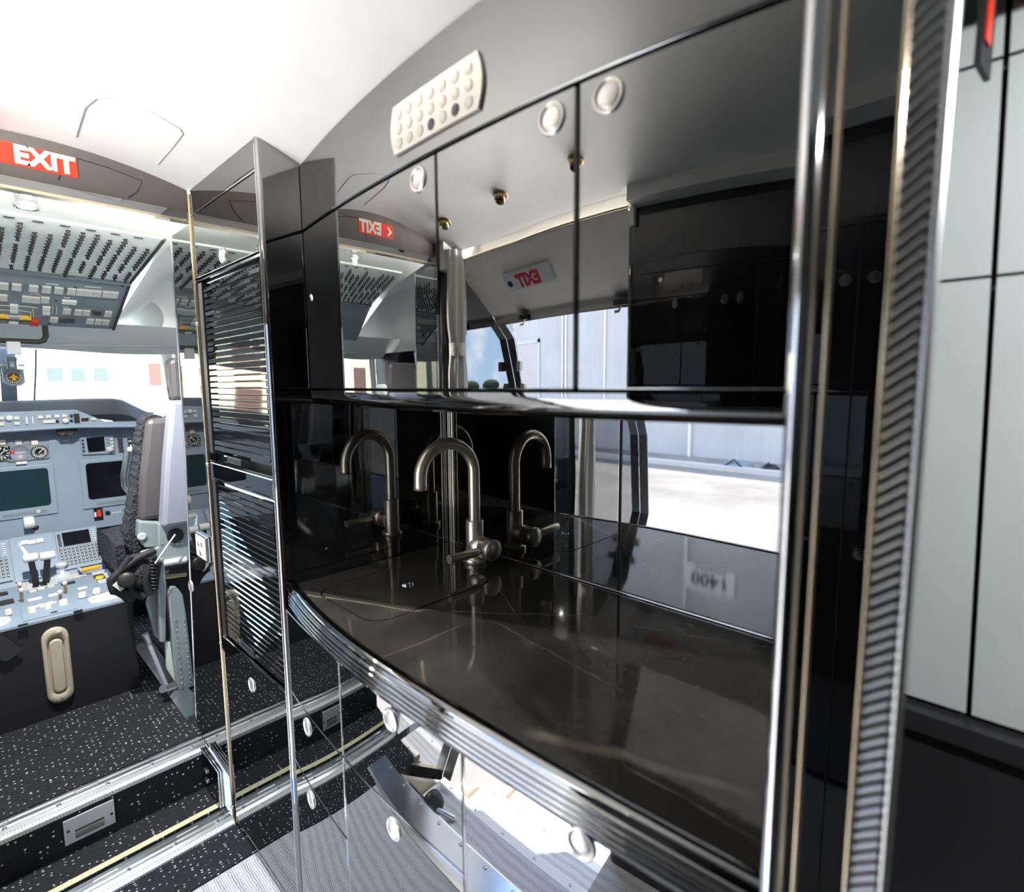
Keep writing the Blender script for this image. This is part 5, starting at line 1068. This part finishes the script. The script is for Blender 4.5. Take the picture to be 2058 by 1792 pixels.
# ------------------------------------------------------------------ crew seats
YS = 2.50
def build_seat(lab):
    t = thing('crew_seat', lab, 'seat', (0.70, 2.7, ZF), 'pilot seats')
    def pp(nm, pts, y, dep, m, par=None, bev=0.006): return obj(nm, MB().prism([P(a, b, y=y) for a, b in pts], (0, dep, 0)), m, par or t, bevel=bev)
    def xz(x, z, y): return Vector((x, y, z))
    # backrest cushion, its sheepskin fringe and the rigid back shell
    pl = [(296, 842), (336, 850), (334, 1046), (279, 1050), (283, 960)]
    q = [P(a, b, y=YS) for a, b in pl]; zt, zb = q[0].z, q[3].z
    cu = [(q[0].x, zt), (q[0].x+0.36, zt+0.01), (q[3].x+0.42, zb), (q[3].x, zb), (q[4].x, q[4].z)]
    obj('backrest', MB().prism([(x, YS, z) for x, z in cu], (0, 0.10, 0)), 'seatgrey', t, bevel=0.02)
    rr_ = random.Random(5)
    ol = [(336, 842), (318, 834), (302, 833), (291, 841), (285, 858), (281, 885), (279, 915), (275, 950), (271, 985), (266, 1015), (260, 1045), (254, 1075), (262, 1105), (285, 1130), (310, 1128), (312, 1060)]
    dn = []
    for i in range(len(ol)):
        a_, b_ = ol[i], ol[(i+1) % len(ol)]
        for k in range(5):
            f_ = k/5; jx = rr_.uniform(-2.2, 2.2) if i < 13 else 0; dn.append((a_[0]+(b_[0]-a_[0])*f_+jx, a_[1]+(b_[1]-a_[1])*f_+jx*0.4))
    obj('sheepskin_back', MB().prism([P(a, b, y=YS+0.03) for a, b in dn], (0, 0.11, 0)), 'fur', t, bevel=0.004)
    sh = [(345, 805), (392, 808), (400, 1066), (327, 1062), (335, 920)]
    q2 = [P(a, b, y=YS-0.09) for a, b in sh]
    obj('back_shell', MB().prism([(q2[0].x, YS-0.09, q2[0].z), (q2[0].x+0.30, YS-0.09, q2[0].z), (q2[3].x+0.34, YS-0.09, q2[3].z), (q2[3].x, YS-0.09, q2[3].z), (q2[4].x, YS-0.09, q2[4].z)], (0, 0.08, 0)), 'seatshell', t, bevel=0.015)
    hq = [(340, 722), (352, 718), (366, 722), (372, 800), (345, 806), (338, 780)]
    q3 = [P(a, b, y=YS+0.02) for a, b in hq]
    obj('headrest', MB().prism([(q3[0].x, YS+0.02, q3[0].z), (q3[1].x, YS+0.02, q3[1].z), (q3[1].x+0.22, YS+0.02, q3[1].z), (q3[1].x+0.24, YS+0.02, q3[2].z-0.02), (q3[1].x+0.24, YS+0.02, q3[4].z), (q3[5].x+0.01, YS+0.02, q3[4].z)], (0, 0.09, 0)), 'seatgrey', t, bevel=0.02)
    aq = [(318, 776), (322, 774), (336, 778), (340, 800), (338, 830), (330, 838), (326, 826), (318, 796)]
    obj('headrest_wing', MB().prism([P(a, b, y=YS+0.06) for a, b in aq], (0, 0.16, 0)), 'ck_green', t, bevel=0.008)
    obj('headrest_post', MB().tube([P(328, 836, y=YS+0.08), P(330, 850, y=YS+0.08)], 0.012, 8), 'ck_blue', t)
    # mechanism block and lower frame
    fq = [(279, 1047), (330, 1050), (328, 1100), (292, 1102), (278, 1080)]
    fr = pp('recline_block', fq, YS-0.02, 0.06, 'seatframe')
    obj('pivot', MB().lathe(P(285, 1078, y=YS-0.021), (0, -1, 0), [(0.016, 0), (0.016, 0.004), (0.010, 0.005), (0, 0.004)], 16), 'ltgrey', fr)
    pl_ = pp('side_plate', [(318, 1052), (385, 1052), (388, 1095), (380, 1128), (285, 1125), (283, 1108), (318, 1100)], YS-0.05, 0.02, 'seatframe')
    for k in range(5): obj('rivet', MB().lathe(P(326+k*10, 1092, y=YS-0.051), (0, -1, 0), [(0.004, 0), (0.003, 0.002), (0, 0.002)], 8), 'chrome', pl_)
    obj('roller', MB().lathe(P(352, 1076, y=YS-0.05), (0, -1, 0), [(0.030, 0), (0.030, 0.008), (0.02, 0.010), (0, 0.006)], 18), 'knob', pl_)
    pp('strut', [(316, 1120), (330, 1122), (335, 1180), (334, 1290), (322, 1292), (318, 1200)], YS-0.07, 0.03, 'seatframe')
    pp('strut', [(303, 1190), (320, 1180), (322, 1285), (312, 1282), (295, 1215)], YS-0.03, 0.03, 'seatframe')
    obj('cross_tube', MB().tube([P(328, 1132, y=YS-0.06), P(374, 1124, y=YS-0.06)], 0.014, 10), 'ltgrey', t)
    obj('cross_tube', MB().tube([P(330, 1160, y=YS-0.03), P(374, 1155, y=YS-0.03)], 0.010, 10), 'brass', t)
    lg = pp('leg', [(338, 1196), (346, 1182), (358, 1182), (368, 1196), (374, 1230), (391, 1380), (356, 1391)], YS-0.08, 0.05, 'seatframe')
    RV_ = mesh('rivet', MB().lathe((0, 0, 0), (0, -1, 0), [(0.0038, 0), (0.003, 0.002), (0, 0.0024)], 8)); RV_.materials.append(M['chrome'])
    for k in range(13):
        for (xa, xb) in ((353, 366), (370, 384)):
            o = obj('rivet', RV_, None, lg); place(o, Matrix.Translation(P(xa+(xb-xa)*k/12, 1246+k*10.5, y=YS-0.081)))
    obj('lower_plate', MB().prism([P(333, 1290, y=YS-0.06), P(342, 1290, y=YS-0.06), P(352, 1370, y=YS-0.06), P(336, 1345, y=YS-0.06)], (0, 0.02, 0)), 'ck_green', t)
    obj('adjust_rod', MB().tube([P(292, 1278, y=YS-0.10), P(300, 1296, y=YS-0.10), P(334, 1378, y=YS-0.10)], 0.008, 10), 'ltgrey', t)
    obj('rod_grip', MB().tube([P(291, 1274, y=YS-0.10), P(299, 1292, y=YS-0.10)], [0.012, 0.010], 10), 'steel', t)
    obj('rod_end', MB().tube([P(327, 1384, y=YS-0.11), P(350, 1378, y=YS-0.07)], 0.016, 12), 'steel', t)
    obj('floor_rail', MB().box((P(350, 1390, y=YS-0.1).x-0.02, 2.18, ZF), (P(350, 1390, y=YS-0.1).x+0.05, 3.0, ZF+0.025)), 'alu', t)
    # cushion with sheepskin
    zs = P(240, 1066, y=2.75).z
    rows = []
    for i in range(14):
        a = i/13; rows.append([(0.415+0.44*k/13+0.006*math.sin(i*3+k*2), 2.66+0.40*a, zs-0.05+0.05*math.sin(pi*min(1, a*1.1+0.02))**0.5*math.sin(pi*(k+0.6)/14.2)**0.35) for k in range(14)])
    mb = MB(); mb.grid(rows); low = [[(x, y, zs-0.16) for x, y, z in r] for r in rows]; mb.grid([rows[0], low[0]]); mb.grid([[r[0] for r in rows], [r[0] for r in low]]); mb.grid([rows[-1], low[-1]]); obj('sheepskin_cushion', mb, 'fur', t)
    obj('seat_pan', MB().box((0.46, 2.52, zs-0.20), (0.86, 3.0, zs-0.14)), 'ck_dark', t, bevel=0.02)
    obj('pedestal_column', MB().box((0.58, 2.62, ZF), (0.76, 2.92, zs-0.19)), 'ck_dark', t)
    return t
CS = build_seat('grey pilot seat with sheepskin cover, right of the pedestal')
# harness on the right seat
BT = thing('seat_harness', 'black webbing harness with buckle draped over the edge of the right pilot seat', 'harness', P(265, 1150, y=2.45))
yb = 2.43
for pts, r in (([(312, 1105), (280, 1120), (250, 1140), (222, 1165), (228, 1188), (262, 1190), (290, 1200)], 0.014), ([(262, 1118), (240, 1150), (232, 1165)], 0.013), ([(240, 1148), (258, 1168), (268, 1200), (262, 1208)], 0.012), ([(300, 1140), (292, 1165), (300, 1195)], 0.015), ([(232, 1185), (250, 1195), (262, 1206)], 0.016), ([(318, 1128), (312, 1160), (310, 1185)], 0.014)):
    q = [P(a, b, y=yb) for a, b in pts]
    sm = []
    for i in range(len(q)-1): sm += [q[i].lerp(q[i+1], k/4) for k in range(4)]
    sm.append(q[-1]); obj('strap', MB().tube(sm, r, 8), 'strap', BT)
obj('buckle', MB().lathe(P(255, 1165, y=yb-0.02), (-0.2, -0.9, 0.3), [(0.030, 0), (0.030, 0.012), (0.022, 0.018), (0, 0.016)], 16), 'knob', BT)
obj('tongue', MB().obox(P(240, 1177, y=yb-0.02), (0.8, 0, 0.6), (0, 1, 0), (-0.6, 0, 0.8), 0.012, 0.003, 0.018), 'white', BT)
obj('dark_pouch', MB().lathe(P(280, 1150, y=yb+0.06), (0, -0.3, 1), [(0.02, -0.09), (0.065, -0.05), (0.075, 0.0), (0.05, 0.06), (0, 0.075)], 18), 'fur', BT)
for k in range(1):
    obj('coiled_cord', MB().tube([P(306, 1122, y=2.40) + Vector((0.009*math.cos(a), 0.009*math.sin(a), -0.0022*a)) for a in linsp(0, 60, 160)], 0.0035, 6), 'knob', BT)
obj('cable', MB().tube([P(352, 1074, y=2.41), P(335, 1098, y=2.38), P(312, 1132, y=2.38)], 0.0035, 6), 'ltgrey', BT)
# left seat (seen in the reflections): mirror copy
def copy_seat(src, dx, lab):
    r = bpy.data.objects.new('crew_seat', None); COL.objects.link(r); r['label'] = lab; r['category'] = 'seat'; r['group'] = 'pilot seats'
    mir = Matrix.Translation((2*XCc, 0, 0)) @ Matrix.Diagonal((-1, 1, 1, 1))
    r.location = (2*XCc-src.location.x, src.location.y, src.location.z); r.empty_display_size = 0.05
    bi = Matrix.Translation(r.location).inverted()
    for ch in list(src.children):
        c = ch.copy(); COL.objects.link(c); c.parent = r; c.matrix_parent_inverse = bi; c.matrix_basis = mir @ ch.matrix_basis
        for gc in ch.children:
            g = gc.copy(); COL.objects.link(g); g.parent = c
    return r
copy_seat(CS, 0, 'grey pilot seat left of the pedestal, seen only in the cabinet reflection')
# ================================================================== outside
ZG = -1.30
struct('ground', MB().add([(-220, -220, ZG), (220, -220, ZG), (220, 220, ZG), (-220, 220, ZG)], [(0, 1, 2, 3)]), 'ground')
struct('trim_9', MB().box((-14.6, -14, ZG), (-14.2, 30, ZG+0.14)), 'concrete')
# hangar across the apron
HXX = -16.8
HG_ = thing('hangar', 'pale blue-white corrugated hangar across the apron', 'hangar', (HXX-6, 8, ZG))
mb = MB(); ys = []; y = -12.0
while y < 34: ys += [(y, 0), (y+0.36, 0), (y+0.40, -0.018), (y+0.56, -0.018)]; y += 0.60
mb.grid([[(HXX+d, y, ZG) for y, d in ys], [(HXX+d, y, 9.5) for y, d in ys]], False); obj('front_sheeting', mb, 'corr', HG_)
mb = MB(); mb.box((HXX-14, -12.0, ZG), (HXX-0.08, 34, 9.4)); obj('body', mb, 'corr', HG_)
obj('roof', MB().prism([(HXX+0.3, -12.4, 9.5), (HXX-7, -12.4, 11.5), (HXX-14.3, -12.4, 9.5)], (0, 46.8, 0)), 'ltgrey', HG_)
rd = obj('roller_door', MB().box((HXX-0.1, 14.4, ZG), (HXX+0.06, 18.3, 3.15)), 'concrete', HG_)
for k in range(28): obj('door_rib', MB().box((HXX+0.06, 14.4, ZG+0.05+k*0.157), (HXX+0.075, 18.3, ZG+0.07+k*0.157)), 'ltgrey', rd)
obj('door_frame', MB().box((HXX+0.02, 14.2, ZG), (HXX+0.10, 14.4, 3.3)).box((HXX+0.02, 14.2, 3.15), (HXX+0.10, 18.5, 3.3)), 'ltgrey', HG_)
for y in (11.8, 12.1, 8.9): obj('downpipe', MB().tube([(HXX+0.10, y, ZG), (HXX+0.10, y, 9.4)], 0.06, 8), 'white', HG_)
sn = thing('hangar_sign', 'white hangar sign reading 1400 in dark figures, mirrored in the splashback', 'sign', (HXX+0.06, 7.9, 7.75))
obj('board', MB().box((HXX+0.02, 7.05, 7.20), (HXX+0.07, 8.85, 8.20)), 'white', sn)
o = obj('lettering', text_mesh('1400', 0.72, 0.01, 0.012), 'ck_dark', sn); place(o, frame((HXX+0.085, 7.95, 7.72), (0, 1, 0), (0, 0, 1), (1, 0, 0)))
for k in range(7): obj('small_print_mark', MB().box((HXX+0.07, 7.35+k*0.17, 7.26), (HXX+0.08, 7.46+k*0.17, 7.36)), 'seatgrey', sn)
t = thing('kit_bag', 'larger dark bag lying at the foot of the hangar wall, seen in the splashback', 'bag', (-14.9, 6.4, ZG), 'bags by the hangar')
obj('body', MB().lathe((-14.9, 6.4, ZG), (0, 0, 1), [(0.42, 0), (0.48, 0.12), (0.35, 0.25), (0, 0.28)], 14), 'ck_grey', t)
obj('carry_strap', MB().tube([(-14.5, 6.1, ZG+0.1), (-14.55, 6.4, ZG+0.34), (-14.5, 6.7, ZG+0.1)], 0.03, 6), 'knob', t)
t = thing('kit_bag', 'smaller black bag lying at the foot of the hangar wall, seen in the splashback', 'bag', (-14.8, 5.4, ZG), 'bags by the hangar')
obj('body', MB().lathe((-14.8, 5.4, ZG), (0, 0, 1), [(0.24, 0), (0.28, 0.14), (0.15, 0.26), (0, 0.28)], 12), 'knob', t)
obj('carry_strap', MB().tube([(-14.6, 5.25, ZG+0.1), (-14.62, 5.4, ZG+0.34), (-14.6, 5.55, ZG+0.1)], 0.025, 6), 'knob', t)
# buildings ahead of the windscreen
bA = thing('workshop', 'cream workshop with grey windows and red doors ahead of the windscreen', 'building', (10, 40, ZG))
YB = 36.0
obj('wall', MB().box((-24, YB, ZG), (34, YB+8, 5.2)), 'wallbuild', bA)
obj('roof', MB().box((-24.4, YB-0.4, 5.2), (34.4, YB+8.4, 5.6)), 'white', bA)
for px0, px1, py0, py1 in ((91, 128, 738, 768), (140, 173, 738, 768), (186, 218, 738, 767)):
    a, b = P(px0, py0, y=YB-0.05), P(px1, py1, y=YB-0.05)
    f = obj('window', MB().box((a.x-0.1, YB-0.08, b.z-0.1), (b.x+0.1, YB, a.z+0.1)), 'white', bA); obj('pane', MB().box((a.x, YB-0.10, b.z), (b.x, YB-0.07, a.z)), 'glassgrey', f)
for px0, px1, py0, py1 in ((297, 328, 729, 798),):
    a, b = P(px0, py0, y=YB-0.05), P(px1, py1, y=YB-0.05); obj('door', MB().box((a.x, YB-0.1, ZG), (b.x, YB, a.z)), 'doorred', bA)
for x in (-3.0, -8.5, -13.0, -18.0): obj('door', MB().box((x, YB-0.1, ZG), (x+1.6, YB, 2.6)), 'doorred', bA)
fc = thing('fence', 'pale rail fence on the apron in front of the cream workshop', 'fence', (0, 26, ZG))
for k in range(13): obj('post', MB().box((-14+k*2.6, 26, ZG), (-13.92+k*2.6, 26.08, 0.1)), 'white', fc)
for z in (-0.6, 0.05): obj('rail', MB().box((-14, 26.0, z), (18, 26.05, z+0.06)), 'white', fc)
# distant trees aft of the wing: far away, seen by reflection only
rt = random.Random(11)
for k in range(16):
    ang = math.radians(201+k*3.2); d = 170+rt.uniform(-8, 12); x, y = d*math.cos(ang), d*math.sin(ang); h = rt.uniform(2.6, 4.2)
    t = thing('distant_tree', 'dark tree in the far tree line reflected beside the curtain', 'tree', (x, y, ZG), 'far tree line')
    rows = []
    for i in range(7):
        a = pi*i/6; rows.append([(x+(4.4*math.sin(a)+0.02)*(1+0.07*math.sin(3*q_+k+i))*math.cos(2*pi*q_/10), y+(4.4*math.sin(a)+0.02)*(1+0.07*math.sin(3*q_+k+i))*math.sin(2*pi*q_/10), ZG+0.3+h*0.5*(1+math.cos(a))*1.0) for q_ in range(10)])
    mb = MB(); mb.grid(rows, False, True); obj('crown', mb, 'leaf', t)
    obj('trunk', MB().tube([(x, y, ZG), (x, y, ZG+1.8)], 0.2, 6), 'bark', t)
# airstair: the entry door folded down, its treads starting inside the sill
AS = thing('airstair', 'white airstair with grey carpeted treads below the entry doorway', 'stairs', (-0.6, 1.2, -0.6))
y0, y1 = 0.80, 1.62
obj('door_shell', MB().prism([(-0.05, y0-0.05, -0.30), (-0.05, y0-0.05, -0.38), (-1.55, y0-0.05, -1.28), (-1.62, y0-0.05, -1.20)], (0, y1-y0+0.10, 0)), 'white', AS)
for k in range(5):
    xa = -0.05-k*0.30; z = -0.21-k*0.205
    td = obj('tread', MB().box((xa-0.30, y0, z-0.03), (xa, y1, z)), 'white', AS, bevel=0.006)
    obj('tread_carpet', MB().box((xa-0.255, y0+0.03, z), (xa-0.005, y1-0.03, z+0.006)), 'weave', td)
    SN = [obj('nosing_screw', MB().lathe((xa-0.278, y0+0.08+q_*0.165, z), (0, 0, 1), [(0.006, 0), (0.006, 0.001), (0, 0.001)], 8), 'steel', td) for q_ in range(5)]
    obj('riser', MB().box((xa-0.002, y0, z), (xa+0.010, y1, z+0.17)), 'white', AS)
for yy in (y0-0.045, y1+0.015):
    obj('side_string', MB().prism([(-0.06, yy, -0.06), (-0.06, yy, -0.36), (-1.58, yy, -1.29), (-1.60, yy, -1.08)], (0, 0.03, 0)), 'beige', AS)
    SH = mesh('lightening_hole', MB().lathe((0, 0, 0), (0, 1, 0), [(0.012, 0), (0.012, 0.001), (0, 0.001)], 10)); SH.materials.append(M['knob'])
    for k in range(10): o = obj('lightening_hole', SH, None, AS); place(o, Matrix.Translation((-0.12-k*0.14, yy+0.03, -0.14-k*0.097)))
HGE = thing('door_strut', 'black strut and roller at the forward end of the airstair sill', 'strut', (-0.15, 1.52, -0.2))
obj('knuckle', MB().tube([(-0.13, 1.47, -0.14), (-0.13, 1.62, -0.14)], 0.022, 12), 'knob', HGE)
obj('wheel', MB().lathe((-0.17, 1.50, -0.15), (0.2, -1, 0), [(0.050, 0), (0.050, 0.03), (0.03, 0.035), (0, 0.03)], 20), 'knob', HGE)
obj('rod', MB().tube([(-0.15, 1.52, -0.15), (-0.22, 1.40, -0.19)], 0.010, 8), 'steel', HGE)
